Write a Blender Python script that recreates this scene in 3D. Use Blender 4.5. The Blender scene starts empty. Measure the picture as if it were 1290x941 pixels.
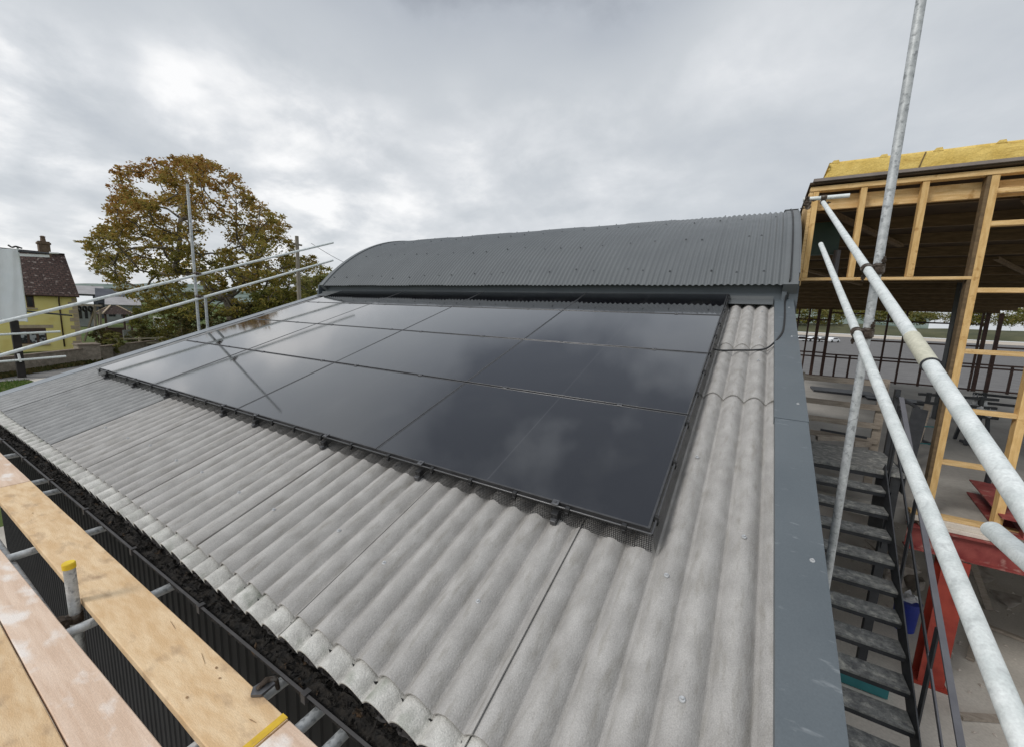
import bpy, math, random
from mathutils import Vector, Matrix, noise as mnoise
R = math.radians
rnd = random.Random(7)
scene = bpy.context.scene
COL = scene.collection

# ------------------------------------------------------------------ camera
F_PX = 508.696
RW = ((0.7954437, 0, 0), (0, 0, 0), (0, 0, 0))
def rodr(w):
    w = Vector(w); t = w.length
    return Matrix.Rotation(t, 3, w.normalized())
AL = R(18.3)
CA, SA = math.cos(AL), math.sin(AL)
A3 = Matrix(((1, 0, 0), (0, CA, -SA), (0, SA, CA)))
RP = rodr((1.97234249, 0.444612105, -0.459926267))
TP = Vector((-6.07272454, -0.0798867865, 5.92023119))
CAM = A3 @ (-(RP.transposed() @ TP))
RWC = A3 @ RP.transposed()
G = -4.2                                   # ground level (the array's lower corner is z = 0)

def ray(x, y):
    return RWC @ Vector(((x - 645) / F_PX, (y - 470.5) / F_PX, 1.0))
def onz(x, y, z):
    d = ray(x, y); return CAM + d * ((z - CAM.z) / d.z)
def onx(x, y, X):
    d = ray(x, y); return CAM + d * ((X - CAM.x) / d.x)
def ony(x, y, Y):
    d = ray(x, y); return CAM + d * ((Y - CAM.y) / d.y)
def atd(x, y, dist):
    return CAM + ray(x, y) * dist
def pl(u, v, w):                            # roof-plane coordinates -> world
    return A3 @ Vector((u, v, w))

cd = bpy.data.cameras.new('camera')
cam = bpy.data.objects.new('camera', cd); COL.objects.link(cam)
cx, cy, cz = RWC.col[0], -RWC.col[1], -RWC.col[2]
m = Matrix((cx, cy, cz)).transposed().to_4x4(); m.translation = CAM
cam.matrix_world = m
cd.sensor_fit = 'HORIZONTAL'; cd.sensor_width = 36; cd.lens = F_PX / 1290 * 36
cd.clip_start = 0.03; cd.clip_end = 9000
scene.camera = cam

# ------------------------------------------------------------------ mesh helpers
class MB:
    def __init__(s): s.v = []; s.f = []; s.sm = []
    def add(s, vs, fs, smooth=False):
        o = len(s.v); s.v += [Vector(p) for p in vs]
        for f in fs: s.f.append(tuple(i + o for i in f)); s.sm.append(smooth)
        return s
    def hexa(s, p, smooth=False):           # bottom 4 ccw, top 4 ccw
        return s.add(p, [(3, 2, 1, 0), (4, 5, 6, 7), (0, 1, 5, 4), (1, 2, 6, 5), (2, 3, 7, 6), (3, 0, 4, 7)], smooth)
    def box(s, lo, hi, b=0.0):
        x0, y0, z0 = lo; x1, y1, z1 = hi
        if b <= 0:
            return s.hexa([(x0, y0, z0), (x1, y0, z0), (x1, y1, z0), (x0, y1, z0), (x0, y0, z1), (x1, y0, z1), (x1, y1, z1), (x0, y1, z1)])
        vs = []; 
        for z, k in ((z0, b), (z0 + b, 0), (z1 - b, 0), (z1, b)):
            vs += [(x0 + k, y0 + k, z), (x1 - k, y0 + k, z), (x1 - k, y1 - k, z), (x0 + k, y1 - k, z)]
        fs = [(3, 2, 1, 0), (12, 13, 14, 15)]
        for r in range(3):
            for i in range(4):
                a = r * 4 + i; c = r * 4 + (i + 1) % 4
                fs.append((a, c, c + 4, a + 4))
        return s.add(vs, fs)
    def beam(s, p0, p1, w, h, up=(0, 0, 1)):
        p0 = Vector(p0); p1 = Vector(p1); d = (p1 - p0).normalized(); up = Vector(up)
        a = d.cross(up).normalized() * (w / 2); b = a.cross(d).normalized() * (h / 2)
        return s.hexa([p0 - a - b, p0 + a - b, p1 + a - b, p1 - a - b, p0 - a + b, p0 + a + b, p1 + a + b, p1 - a + b])
    def tube(s, p0, p1, r, n=14, r1=None, hollow=0.0):
        p0 = Vector(p0); p1 = Vector(p1); d = (p1 - p0).normalized()
        r1 = r if r1 is None else r1
        u = d.orthogonal().normalized(); w = d.cross(u)
        vs = []
        for p, q in ((p0, r), (p1, r1)):
            for i in range(n):
                t = 2 * math.pi * i / n
                vs.append(p + u * (q * math.cos(t)) + w * (q * math.sin(t)))
        o = [(i, (i + 1) % n, n + (i + 1) % n, n + i) for i in range(n)]
        s.add(vs, o, True)
        if hollow:
            for p, q, sg in ((p0, r, 1), (p1, r1, -1)):
                ring = []; 
                for rr, dd in ((q, 0), (q - hollow, 0), (q - hollow, .12 * sg)):
                    for i in range(n):
                        t = 2 * math.pi * i / n
                        ring.append(p + d * dd + u * (rr * math.cos(t)) + w * (rr * math.sin(t)))
                fs = []
                for k in range(2):
                    for i in range(n):
                        j = (i + 1) % n; q4 = (k * n + i, k * n + j, (k + 1) * n + j, (k + 1) * n + i)
                        fs.append(q4[::-1] if sg > 0 else q4)
                fs.append(tuple(range(2 * n, 3 * n)))
                s.add(ring, fs)
        else:
            vs2 = vs[:n]; s.add(vs2, [tuple(range(n))[::-1]]); s.add(vs[n:], [tuple(range(n))])
        return s
    def path(s, pts, rad, n=8):
        pts = [Vector(p) for p in pts]; rad = rad if isinstance(rad, (list, tuple)) else [rad] * len(pts)
        vs = []; u = None
        for i, p in enumerate(pts):
            d = (pts[min(i + 1, len(pts) - 1)] - pts[max(i - 1, 0)]).normalized()
            u = d.orthogonal() if u is None else (u - d * u.dot(d))
            u.normalize(); w = d.cross(u)
            for k in range(n):
                t = 2 * math.pi * k / n
                vs.append(p + u * (rad[i] * math.cos(t)) + w * (rad[i] * math.sin(t)))
        fs = []
        for i in range(len(pts) - 1):
            for k in range(n):
                k2 = (k + 1) % n
                fs.append((i * n + k, i * n + k2, (i + 1) * n + k2, (i + 1) * n + k))
        fs.append(tuple(range(n))[::-1]); fs.append(tuple(range((len(pts) - 1) * n, len(pts) * n)))
        return s.add(vs, fs, True)
    def grid(s, nx, ny, fn, smooth=True, flip=False):
        vs = [fn(i / nx, j / ny) for j in range(ny + 1) for i in range(nx + 1)]
        fs = []
        for j in range(ny):
            for i in range(nx):
                a = j * (nx + 1) + i; q = (a, a + 1, a + nx + 2, a + nx + 1)
                fs.append(q[::-1] if flip else q)
        return s.add(vs, fs, smooth)
    def prism(s, poly, off):                # closed polygon swept by a vector
        off = Vector(off); n = len(poly); vs = [Vector(p) for p in poly] + [Vector(p) + off for p in poly]
        return s.add(vs, [tuple(range(n))[::-1], tuple(range(n, 2 * n))] + [(i, (i + 1) % n, n + (i + 1) % n, n + i) for i in range(n)])
    def build(s, name, mat, parent=None, local=False):
        me = bpy.data.meshes.new(name)
        if parent is not None:
            o0 = Vector((0, 0, 0)) if local else worg(parent)
        elif local: o0 = Vector((0, 0, 0))
        else:
            xs = [p.x for p in s.v]; ys = [p.y for p in s.v]; zs = [p.z for p in s.v]
            o0 = Vector(((min(xs) + max(xs)) / 2, (min(ys) + max(ys)) / 2, min(zs)))
        me.from_pydata([p - o0 for p in s.v], [], s.f)
        me.polygons.foreach_set('use_smooth', s.sm)
        me.materials.append(mat); me.update()
        o = bpy.data.objects.new(name, me); COL.objects.link(o)
        if parent is not None: o.parent = parent
        else: o.location = o0
        return o
def worg(o):
    p = Vector(o.location); q = o.parent
    while q: p += Vector(q.location); q = q.parent
    return p
def tag(o, label=None, cat=None, group=None, kind=None):
    if label: o['label'] = label
    if cat: o['category'] = cat
    if group: o['group'] = group
    if kind: o['kind'] = kind
    return o
def thing(name, loc, label, cat, group=None, rot=None):
    o = bpy.data.objects.new(name, None); COL.objects.link(o)
    o.location = loc; o.empty_display_size = .1
    if rot: o.rotation_euler = rot
    return tag(o, label, cat, group)
def dup(root, loc=None, label=None, rot=None):
    r = root.copy(); COL.objects.link(r)
    if loc is not None: r.location = loc
    if rot is not None: r.rotation_euler = rot
    if label: r['label'] = label
    for ch in list(root.children):
        c = ch.copy(); COL.objects.link(c); c.parent = r
        for g in ch.children:
            d = g.copy(); COL.objects.link(d); d.parent = c
    return r
def dup_part(o, parent, loc):
    c = o.copy(); COL.objects.link(c); c.parent = parent; c.location = loc; return c

# ------------------------------------------------------------------ materials
def mat(name, c1, c2=None, scale=4, rough=.7, metal=0, bump=0, bscale=60, stretch=(1, 1, 1), lo=.35, hi=.65,
        c3=None, s3=1.2, lo3=.55, hi3=.7, fine=0, fscale=90, rand=0, spec=.5, st3=(1, 1, 1), rough2=None, island=None, detail=6, zspan=None):
    m = bpy.data.materials.new(name); m.use_nodes = True
    nt = m.node_tree; N = nt.nodes; L = nt.links; bs = N['Principled BSDF']
    bs.inputs['Roughness'].default_value = rough; bs.inputs['Metallic'].default_value = metal
    bs.inputs['Specular IOR Level'].default_value = spec
    tc = N.new('ShaderNodeTexCoord')
    def noi(sc, st, det=detail):
        mp = N.new('ShaderNodeMapping'); mp.inputs['Scale'].default_value = st
        L.new(tc.outputs['Object'], mp.inputs['Vector'])
        n = N.new('ShaderNodeTexNoise'); n.inputs['Scale'].default_value = sc; n.inputs['Detail'].default_value = det
        L.new(mp.outputs[0], n.inputs['Vector']); return n.outputs['Fac']
    def ramp(fac, a, b):
        r = N.new('ShaderNodeMapRange'); r.inputs[1].default_value = a; r.inputs[2].default_value = b
        L.new(fac, r.inputs[0]); return r.outputs[0]
    def mix(f, a, b, typ='MIX'):
        x = N.new('ShaderNodeMix'); x.data_type = 'RGBA'; x.blend_type = typ
        for s, k in ((f, 0), (a, 6), (b, 7)):
            if hasattr(s, 'links') or hasattr(s, 'is_linked'): L.new(s, x.inputs[k])
            elif k == 0: x.inputs[0].default_value = s
            else: x.inputs[k].default_value = (*s, 1)
        return x.outputs[2]
    if island:
        g = N.new('ShaderNodeNewGeometry'); cr = N.new('ShaderNodeValToRGB')
        els = cr.color_ramp.elements
        while len(els) < len(island): els.new(.5)
        for i, c in enumerate(island):
            els[i].position = i / (len(island) - 1); els[i].color = (*c, 1)
        big = noi(scale, stretch, 3)
        ad = N.new('ShaderNodeMath'); ad.operation = 'MULTIPLY_ADD'; L.new(g.outputs['Random Per Island'], ad.inputs[0]); ad.inputs[1].default_value = .55
        mr = N.new('ShaderNodeMapRange'); mr.inputs[1].default_value = .3; mr.inputs[2].default_value = .7; mr.inputs[3].default_value = 0; mr.inputs[4].default_value = .45
        L.new(big, mr.inputs[0])
        if zspan:                              # leaves turn first at the top of the crown
            sz = N.new('ShaderNodeSeparateXYZ'); L.new(tc.outputs['Object'], sz.inputs[0])
            zr_ = N.new('ShaderNodeMapRange'); zr_.inputs[1].default_value = zspan[0]; zr_.inputs[2].default_value = zspan[1]; zr_.inputs[3].default_value = -.36; zr_.inputs[4].default_value = .14
            L.new(sz.outputs[2], zr_.inputs[0]); a2 = N.new('ShaderNodeMath'); L.new(mr.outputs[0], a2.inputs[0]); L.new(zr_.outputs[0], a2.inputs[1]); L.new(a2.outputs[0], ad.inputs[2])
        else: L.new(mr.outputs[0], ad.inputs[2])
        L.new(ad.outputs[0], cr.inputs[0]); col = cr.outputs[0]
    else:
        col = mix(ramp(noi(scale, stretch), lo, hi), c1, c2 if c2 else c1)
    if c3: col = mix(ramp(noi(s3, st3), lo3, hi3), col, c3)
    if fine:
        fv = ramp(noi(fscale, (1, 1, 1), 3), .25, .75)
        mr = N.new('ShaderNodeMapRange'); mr.inputs[3].default_value = 1 - fine; mr.inputs[4].default_value = 1 + fine
        L.new(fv, mr.inputs[0]); cmb = N.new('ShaderNodeCombineColor')
        for i in range(3): L.new(mr.outputs[0], cmb.inputs[i])
        col = mix(1.0, col, cmb.outputs[0], 'MULTIPLY')
    if rand:
        oi = N.new('ShaderNodeObjectInfo'); mr = N.new('ShaderNodeMapRange')
        mr.inputs[3].default_value = 1 - rand; mr.inputs[4].default_value = 1 + rand
        L.new(oi.outputs['Random'], mr.inputs[0]); cmb = N.new('ShaderNodeCombineColor')
        for i in range(3): L.new(mr.outputs[0], cmb.inputs[i])
        col = mix(1.0, col, cmb.outputs[0], 'MULTIPLY')
    L.new(col, bs.inputs['Base Color'])
    if island:
        tr = N.new('ShaderNodeBsdfTranslucent'); L.new(col, tr.inputs[0]); mxn = N.new('ShaderNodeMixShader'); mxn.inputs[0].default_value = .4
        L.new(bs.outputs[0], mxn.inputs[1]); L.new(tr.outputs[0], mxn.inputs[2]); L.new(mxn.outputs[0], N['Material Output'].inputs[0])
    if rough2 is not None:
        mr = N.new('ShaderNodeMapRange'); mr.inputs[1].default_value = .3; mr.inputs[2].default_value = .7
        mr.inputs[3].default_value = rough; mr.inputs[4].default_value = rough2
        L.new(noi(scale * 2, stretch), mr.inputs[0]); L.new(mr.outputs[0], bs.inputs['Roughness'])
    if bump:
        b = N.new('ShaderNodeBump'); b.inputs['Strength'].default_value = bump; b.inputs['Distance'].default_value = .02
        L.new(noi(bscale, stretch), b.inputs['Height']); L.new(b.outputs[0], bs.inputs['Normal'])
    m['bsdf'] = bs.name
    return m

M = {}
M['cement'] = mat('fibre_cement', (.345, .332, .317), (.425, .411, .394), scale=9, stretch=(1.3, .8, 1), rough=.92, bump=.3, bscale=140, fine=.2, fscale=230, c3=(.285, .27, .245), s3=13, st3=(2.6, .5, 1), lo3=.52, hi3=.8, rand=.05, spec=.25)
M['cement_grey'] = mat('grey_fibre_cement', (.245, .245, .243), (.31, .31, .305), scale=9, stretch=(1.3, .8, 1), rough=.8, bump=.25, bscale=140, fine=.18, fscale=260, c3=(.36, .36, .36), s3=3, st3=(5, .8, 1), lo3=.55, hi3=.8, rand=.05, spec=.3)
M['cement_pale'] = mat('pale_fibre_cement', (.42, .41, .385), (.58, .57, .535), scale=14, rough=.92, bump=.35, bscale=130, fine=.22, fscale=220, c3=(.31, .32, .28), s3=9, rand=.05, spec=.25)
M['glass'] = mat('panel_glass', (.007, .007, .009), (.009, .009, .011), c3=(.02, .02, .021), s3=2.2, lo3=.55, hi3=.8, scale=3, rough=.035, rough2=.075, spec=.5)
M['frame'] = mat('anodised_black', (.05, .05, .053), (.07, .07, .073), scale=20, rough=.3, metal=.3, spec=.7)
M['clamp'] = mat('clamp_metal', (.10, .10, .105), (.16, .16, .165), scale=30, rough=.4, metal=.6)
M['black_plastic'] = mat('black_plastic', (.011, .011, .012), (.02, .02, .021), scale=30, rough=.5)
M['anthracite'] = mat('anthracite_coated_steel', (.078, .092, .105), (.088, .103, .117), scale=3, rough=.42, fine=.05, c3=(.10, .112, .122), s3=1.7, lo3=.55, hi3=.8, rough2=.55)
M['slate'] = mat('slate_coated_sheet', (.116, .125, .131), (.130, .140, .146), scale=2.2, rough=.4, rough2=.55, fine=.05, c3=(.125, .134, .14), s3=2.5, st3=(3, .6, .6), lo3=.5, hi3=.8)
M['flash'] = mat('verge_coated_steel', (.090, .108, .122), (.110, .129, .143), scale=2.6, rough=.36, rough2=.55, fine=.08, fscale=150, c3=(.19, .21, .225), s3=9, st3=(1, 3.5, 1), lo3=.64, hi3=.74, bump=.05, bscale=4)
M['zinc'] = mat('pale_grey_trim', (.24, .26, .28), (.29, .31, .33), scale=3, rough=.5)
M['blackwall'] = mat('black_cladding', (.009, .0093, .0105), (.014, .0145, .016), scale=4, rough=.75, spec=.3)
M['gutter'] = mat('gutter_plastic', (.028, .026, .026), (.05, .046, .045), scale=9, rough=.55)
M['debris'] = mat('gutter_muck', (.006, .0055, .005), (.02, .016, .012), scale=30, rough=.95, bump=.8, bscale=60, c3=(.10, .06, .03), s3=14, lo3=.62, hi3=.72)
M['galv'] = mat('galvanised_steel', (.40, .42, .43), (.56, .58, .59), scale=26, rough=.5, metal=.35, bump=.06, bscale=90, c3=(.27, .285, .295), s3=38, lo3=.55, hi3=.66, fine=.12, fscale=120, rough2=.62)
M['galv_pale'] = mat('pale_galvanised_steel', (.62, .66, .65), (.78, .81, .80), scale=16, rough=.5, metal=.15, bump=.05, bscale=90, c3=(.55, .58, .575), s3=30, lo3=.56, hi3=.7, fine=.12, fscale=150, rough2=.6)
M['sleeve'] = mat('worn_sleeve', (.50, .49, .39), (.60, .58, .47), scale=20, rough=.7, fine=.12)
M['fitting'] = mat('rusty_fitting', (.045, .032, .024), (.11, .085, .065), scale=40, rough=.75, metal=.4, bump=.3, bscale=80, c3=(.20, .18, .16), s3=25, lo3=.55, hi3=.68)
M['steel_dark'] = mat('dark_steel', (.02, .022, .026), (.036, .038, .043), scale=8, rough=.5, fine=.1)
M['steel_grey'] = mat('grey_painted_steel', (.10, .10, .115), (.13, .13, .145), scale=6, rough=.45)
M['tread'] = mat('dusty_tread_plate', (.12, .122, .122), (.25, .25, .235), scale=16, rough=.7, fine=.3, fscale=70, c3=(.46, .45, .40), s3=11, lo3=.54, hi3=.76, bump=.4, bscale=60)
M['board'] = mat('scaffold_board', (.61, .41, .22), (.73, .545, .34), scale=3, stretch=(2.2, 9, 4), rough=.75, fine=.08, fscale=160, c3=(.40, .27, .16), s3=7, st3=(1, 1.8, 1), lo3=.56, hi3=.76, bump=.2, bscale=30, rand=.04)
M['board_pink'] = mat('dusty_scaffold_board', (.60, .435, .32), (.70, .54, .42), scale=3, stretch=(1.2, 14, 4), rough=.82, fine=.1, fscale=160, c3=(.78, .71, .65), s3=5, st3=(1, 2.0, 1), lo3=.52, hi3=.66, bump=.15, bscale=30, rand=.03)
M['mark'] = mat('dark_knot', (.22, .13, .065), (.36, .23, .12), scale=30, rough=.9)
M['dusty'] = mat('cement_smear', (.72, .66, .60), (.62, .5, .4), scale=20, rough=.95)
M['yellow'] = mat('yellow_plastic', (.80, .58, .02), (.70, .47, .02), scale=18, rough=.5)
M['yellow_band'] = mat('yellow_band', (.70, .46, .03), (.55, .34, .03), scale=25, rough=.6, c3=(.30, .2, .1), s3=18, lo3=.6, hi3=.72)
M['pine'] = mat('new_pine', (.60, .37, .135), (.74, .50, .22), scale=5, stretch=(6, 6, 1.2), rough=.7, c3=(.45, .25, .08), s3=9, lo3=.63, hi3=.72, rand=.08, fine=.08)
M['pine_h'] = mat('new_pine_rail', (.60, .38, .15), (.76, .53, .26), scale=5, stretch=(1.2, 6, 8), rough=.7, c3=(.45, .25, .08), s3=9, lo3=.63, hi3=.72, rand=.1, fine=.08)
M['pine_old'] = mat('grey_timber', (.25, .21, .17), (.36, .31, .255), scale=5, stretch=(1.2, 6, 8), rough=.8, rand=.12, fine=.1)
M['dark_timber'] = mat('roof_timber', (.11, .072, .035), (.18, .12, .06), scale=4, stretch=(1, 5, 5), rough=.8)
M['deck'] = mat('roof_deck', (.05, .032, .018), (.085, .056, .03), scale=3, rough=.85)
M['insul'] = mat('yellow_insulation', (.66, .46, .12), (.80, .59, .19), scale=5, rough=.9, fine=.12, fscale=50, bump=.5, bscale=30, c3=(.55, .36, .09), s3=5, st3=(.6, 3, 3), lo3=.56, hi3=.7)
M['membrane'] = mat('brown_membrane', (.21, .18, .165), (.26, .225, .205), scale=6, rough=.8)
M['green_steel'] = mat('dark_green_steel', (.025, .06, .052), (.035, .075, .062), scale=6, rough=.5)
M['red'] = mat('red_oxide_paint', (.30, .035, .022), (.38, .055, .032), scale=6, rough=.5, fine=.08, c3=(.22, .03, .02), s3=5, lo3=.6, hi3=.75)
M['red_dull'] = mat('dusty_red_oxide', (.20, .03, .028), (.28, .06, .05), scale=7, rough=.7, fine=.12, c3=(.42, .26, .22), s3=8, lo3=.56, hi3=.74)
M['pale_ply'] = mat('pale_packer', (.62, .55, .47), (.72, .66, .58), scale=8, rough=.85, fine=.1)
M['conc'] = mat('dusty_concrete', (.44, .405, .355), (.56, .52, .46), scale=.9, rough=.9, fine=.12, fscale=30, c3=(.33, .30, .26), s3=.6, lo3=.52, hi3=.7, bump=.2, bscale=20)
M['slab'] = mat('slab_concrete', (.30, .28, .25), (.42, .395, .355), scale=.7, rough=.85, fine=.1, fscale=18, c3=(.28, .26, .235), s3=.5, lo3=.52, hi3=.7)
M['tarmac'] = mat('tarmac', (.105, .10, .098), (.14, .134, .13), scale=.8, rough=.9, fine=.18, fscale=25)
M['road'] = mat('lane_asphalt', (.16, .155, .15), (.22, .212, .205), scale=.5, rough=.9, fine=.15, fscale=14)
M['path'] = mat('pale_gravel', (.46, .43, .38), (.56, .53, .47), scale=2, rough=.95, fine=.12, fscale=14)
M['grass'] = mat('meadow', (.055, .085, .025), (.085, .115, .035), scale=.35, rough=.95, fine=.2, fscale=8, c3=(.11, .115, .045), s3=.08, lo3=.45, hi3=.7, spec=.1)
M['blade'] = mat('grass_blade', (.08, .15, .03), scale=.6, rough=.7, island=[(.05, .11, .02), (.10, .17, .035), (.16, .19, .06)], spec=.2)
M['weed'] = mat('weed_leaf', (.1, .1, .03), scale=1, rough=.8, island=[(.05, .07, .02), (.10, .10, .035), (.19, .13, .06)], spec=.2)
M['hill'] = mat('hill_fields', (.16, .20, .17), (.23, .26, .25), scale=.012, rough=1, c3=(.10, .13, .115), s3=.03, lo3=.5, hi3=.6, spec=0)
M['bark'] = mat('bark', (.085, .07, .052), (.15, .13, .10), scale=4, stretch=(3, 3, .6), rough=.95, bump=.7, bscale=10)
M['leaf_main'] = mat('autumn_leaf', (.2, .1, .02), scale=.16, rough=.75, spec=.25, zspan=(4, 17), island=[(.19, .185, .045), (.275, .23, .055), (.35, .245, .06), (.39, .215, .06), (.33, .15, .055)])
M['leaf_olive'] = mat('olive_leaf', (.1, .1, .02), scale=.2, rough=.75, spec=.25, island=[(.075, .09, .02), (.14, .145, .03), (.20, .175, .04), (.24, .15, .04)])
M['leaf_pale'] = mat('yellow_green_leaf', (.1, .1, .02), scale=.25, rough=.75, spec=.25, island=[(.09, .11, .03), (.17, .18, .05), (.25, .22, .07), (.24, .16, .06)])
M['leaf_dark'] = mat('dark_hedge_leaf', (.1, .1, .02), scale=.3, rough=.8, spec=.2, island=[(.03, .04, .014), (.06, .065, .02), (.11, .085, .03), (.14, .085, .032)])
M['yellow_render'] = mat('yellow_render', (.88, .75, .27), (.90, .79, .33), scale=1.3, rough=.9, fine=.05, c3=(.78, .63, .2), s3=.7, lo3=.55, hi3=.75)
M['quoin'] = mat('quoin_stone', (.42, .34, .24), (.52, .43, .33), scale=4, rough=.9, fine=.1)
M['stone'] = mat('rubble_stone', (.20, .17, .135), (.31, .27, .22), scale=3.5, rough=.95, bump=.6, bscale=5, fine=.2, fscale=10)
M['coping'] = mat('stone_coping', (.17, .135, .105), (.25, .205, .165), scale=4, rough=.95, fine=.15)
M['brick'] = mat('chimney_brick', (.12, .085, .06), (.19, .135, .095), scale=7, rough=.95, fine=.15)
M['brown_trim'] = mat('brown_joinery', (.055, .03, .022), (.09, .05, .035), scale=6, rough=.6)
M['pane'] = mat('window_pane', (.03, .035, .04), (.42, .44, .46), scale=2.4, rough=.12, lo=.48, hi=.55)
M['pane_dark'] = mat('dark_window_pane', (.012, .013, .016), (.03, .03, .035), scale=2, rough=.1)
M['white'] = mat('white_paint', (.78, .79, .79), (.82, .83, .83), scale=3, rough=.6)
M['sheet'] = mat('white_sheeting', (.80, .83, .86), (.86, .88, .90), scale=.9, rough=.6, c3=(.76, .80, .84), s3=.5, lo3=.5, hi3=.7)
M['post_black'] = mat('black_post', (.014, .012, .011), (.028, .022, .02), scale=4, rough=.8)
M['wood_grey'] = mat('weathered_wood', (.17, .15, .12), (.27, .24, .20), scale=3, stretch=(4, 4, .7), rough=.9)
M['wood_pale'] = mat('pale_rail', (.38, .34, .24), (.48, .43, .32), scale=3, rough=.9)
M['shed_roof'] = mat('grey_shed_roof', (.28, .27, .27), (.35, .34, .34), scale=.6, rough=.8)
M['shed_dark'] = mat('dark_shed', (.045, .05, .06), (.07, .075, .09), scale=.6, rough=.8)
M['shed_wall'] = mat('grey_shed_wall', (.17, .18, .175), (.24, .25, .24), scale=.7, rough=.85)
M['rust'] = mat('brown_primer_steel', (.045, .022, .016), (.075, .038, .026), scale=5, rough=.75)
M['blue'] = mat('blue_plastic', (.012, .025, .20), (.02, .04, .28), scale=5, rough=.45)
M['teal'] = mat('teal_plastic', (.02, .14, .15), (.03, .18, .19), scale=5, rough=.6)
M['rubble'] = mat('rubble', (.30, .26, .22), (.52, .47, .42), scale=5, rough=.95, rand=.25)
M['cloth'] = mat('white_rag', (.55, .56, .57), (.7, .7, .7), scale=6, rough=.9)
M['car_white'] = mat('white_car_paint', (.75, .76, .77), scale=2, rough=.25)
M['car_glass'] = mat('car_glass', (.02, .025, .03), scale=2, rough=.1)
M['tyre'] = mat('tyre_rubber', (.012, .012, .012), (.02, .02, .02), scale=8, rough=.85)
M['washer'] = mat('screw_washer', (.40, .41, .42), (.58, .59, .60), scale=60, rough=.5, metal=.3)
M['washer_dark'] = mat('coated_screw', (.055, .06, .066), (.08, .087, .093), scale=60, rough=.45)
M['slotted'] = mat('bank_scrub', (.05, .055, .025), (.09, .088, .042), scale=.12, rough=1, fine=.25, fscale=3)

# roof tiles: rows and offset tiles with pale lichen
def tile_mat(name, c1, c2, c3, sx, sz):
    m = bpy.data.materials.new(name); m.use_nodes = True; nt = m.node_tree; N = nt.nodes; L = nt.links; bs = N['Principled BSDF']
    tc = N.new('ShaderNodeTexCoord'); mp = N.new('ShaderNodeMapping'); L.new(tc.outputs['UV'], mp.inputs[0])
    br = N.new('ShaderNodeTexBrick'); L.new(mp.outputs[0], br.inputs['Vector'])
    br.inputs['Color1'].default_value = (*c1, 1); br.inputs['Color2'].default_value = (*c2, 1); br.inputs['Mortar'].default_value = (.018, .013, .012, 1)
    br.inputs['Scale'].default_value = 1; br.inputs['Brick Width'].default_value = sx; br.inputs['Row Height'].default_value = sz
    br.inputs['Mortar Size'].default_value = sz * .09; br.inputs['Bias'].default_value = -.1
    no = N.new('ShaderNodeTexNoise'); no.inputs['Scale'].default_value = 3.2; no.inputs['Detail'].default_value = 3; L.new(mp.outputs[0], no.inputs['Vector'])
    mr = N.new('ShaderNodeMapRange'); mr.inputs[1].default_value = .6; mr.inputs[2].default_value = .66; L.new(no.outputs['Fac'], mr.inputs[0])
    mx = N.new('ShaderNodeMix'); mx.data_type = 'RGBA'; L.new(mr.outputs[0], mx.inputs[0]); L.new(br.outputs[0], mx.inputs[6]); mx.inputs[7].default_value = (*c3, 1)
    L.new(mx.outputs[2], bs.inputs['Base Color']); bs.inputs['Roughness'].default_value = .9
    b = N.new('ShaderNodeBump'); b.inputs['Strength'].default_value = .8; b.inputs['Distance'].default_value = .04; L.new(br.outputs['Fac'], b.inputs['Height']); b.invert = True
    L.new(b.outputs[0], bs.inputs['Normal'])
    return m
M['tiles'] = tile_mat('brown_tiles', (.062, .036, .03), (.10, .058, .048), (.24, .2, .18), .34, .27)
M['tiles2'] = tile_mat('old_brown_tiles', (.055, .034, .028), (.08, .05, .04), (.12, .1, .09), .3, .22)
def uv_plane(o, fu):
    uv = o.data.uv_layers.new(name='UVMap')
    for lp in o.data.loops:
        uv.data[lp.index].uv = fu(o.data.vertices[lp.vertex_index].co)

# panel glass: faint centre seam between the two half-cell blocks
def seam(m, w=.004):
    nt = m.node_tree; N = nt.nodes; L = nt.links; bs = N['Principled BSDF']
    src = bs.inputs['Base Color'].links[0].from_socket
    tc = N.new('ShaderNodeTexCoord'); sp = N.new('ShaderNodeSeparateXYZ'); L.new(tc.outputs['Object'], sp.inputs[0])
    ab = N.new('ShaderNodeMath'); ab.operation = 'ABSOLUTE'; L.new(sp.outputs[0], ab.inputs[0])
    lt = N.new('ShaderNodeMath'); lt.operation = 'LESS_THAN'; lt.inputs[1].default_value = w; L.new(ab.outputs[0], lt.inputs[0])
    mx = N.new('ShaderNodeMix'); mx.data_type = 'RGBA'; L.new(lt.outputs[0], mx.inputs[0]); L.new(src, mx.inputs[6]); mx.inputs[7].default_value = (.032, .032, .035, 1)
    L.new(mx.outputs[2], bs.inputs['Base Color'])
seam(M['glass'])
_b = M['glass'].node_tree.nodes['Principled BSDF']; _b.inputs['Coat Weight'].default_value = .9; _b.inputs['Specular IOR Level'].default_value = .7; _b.inputs['Coat Roughness'].default_value = .05; _b.inputs['Coat IOR'].default_value = 1.5

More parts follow.
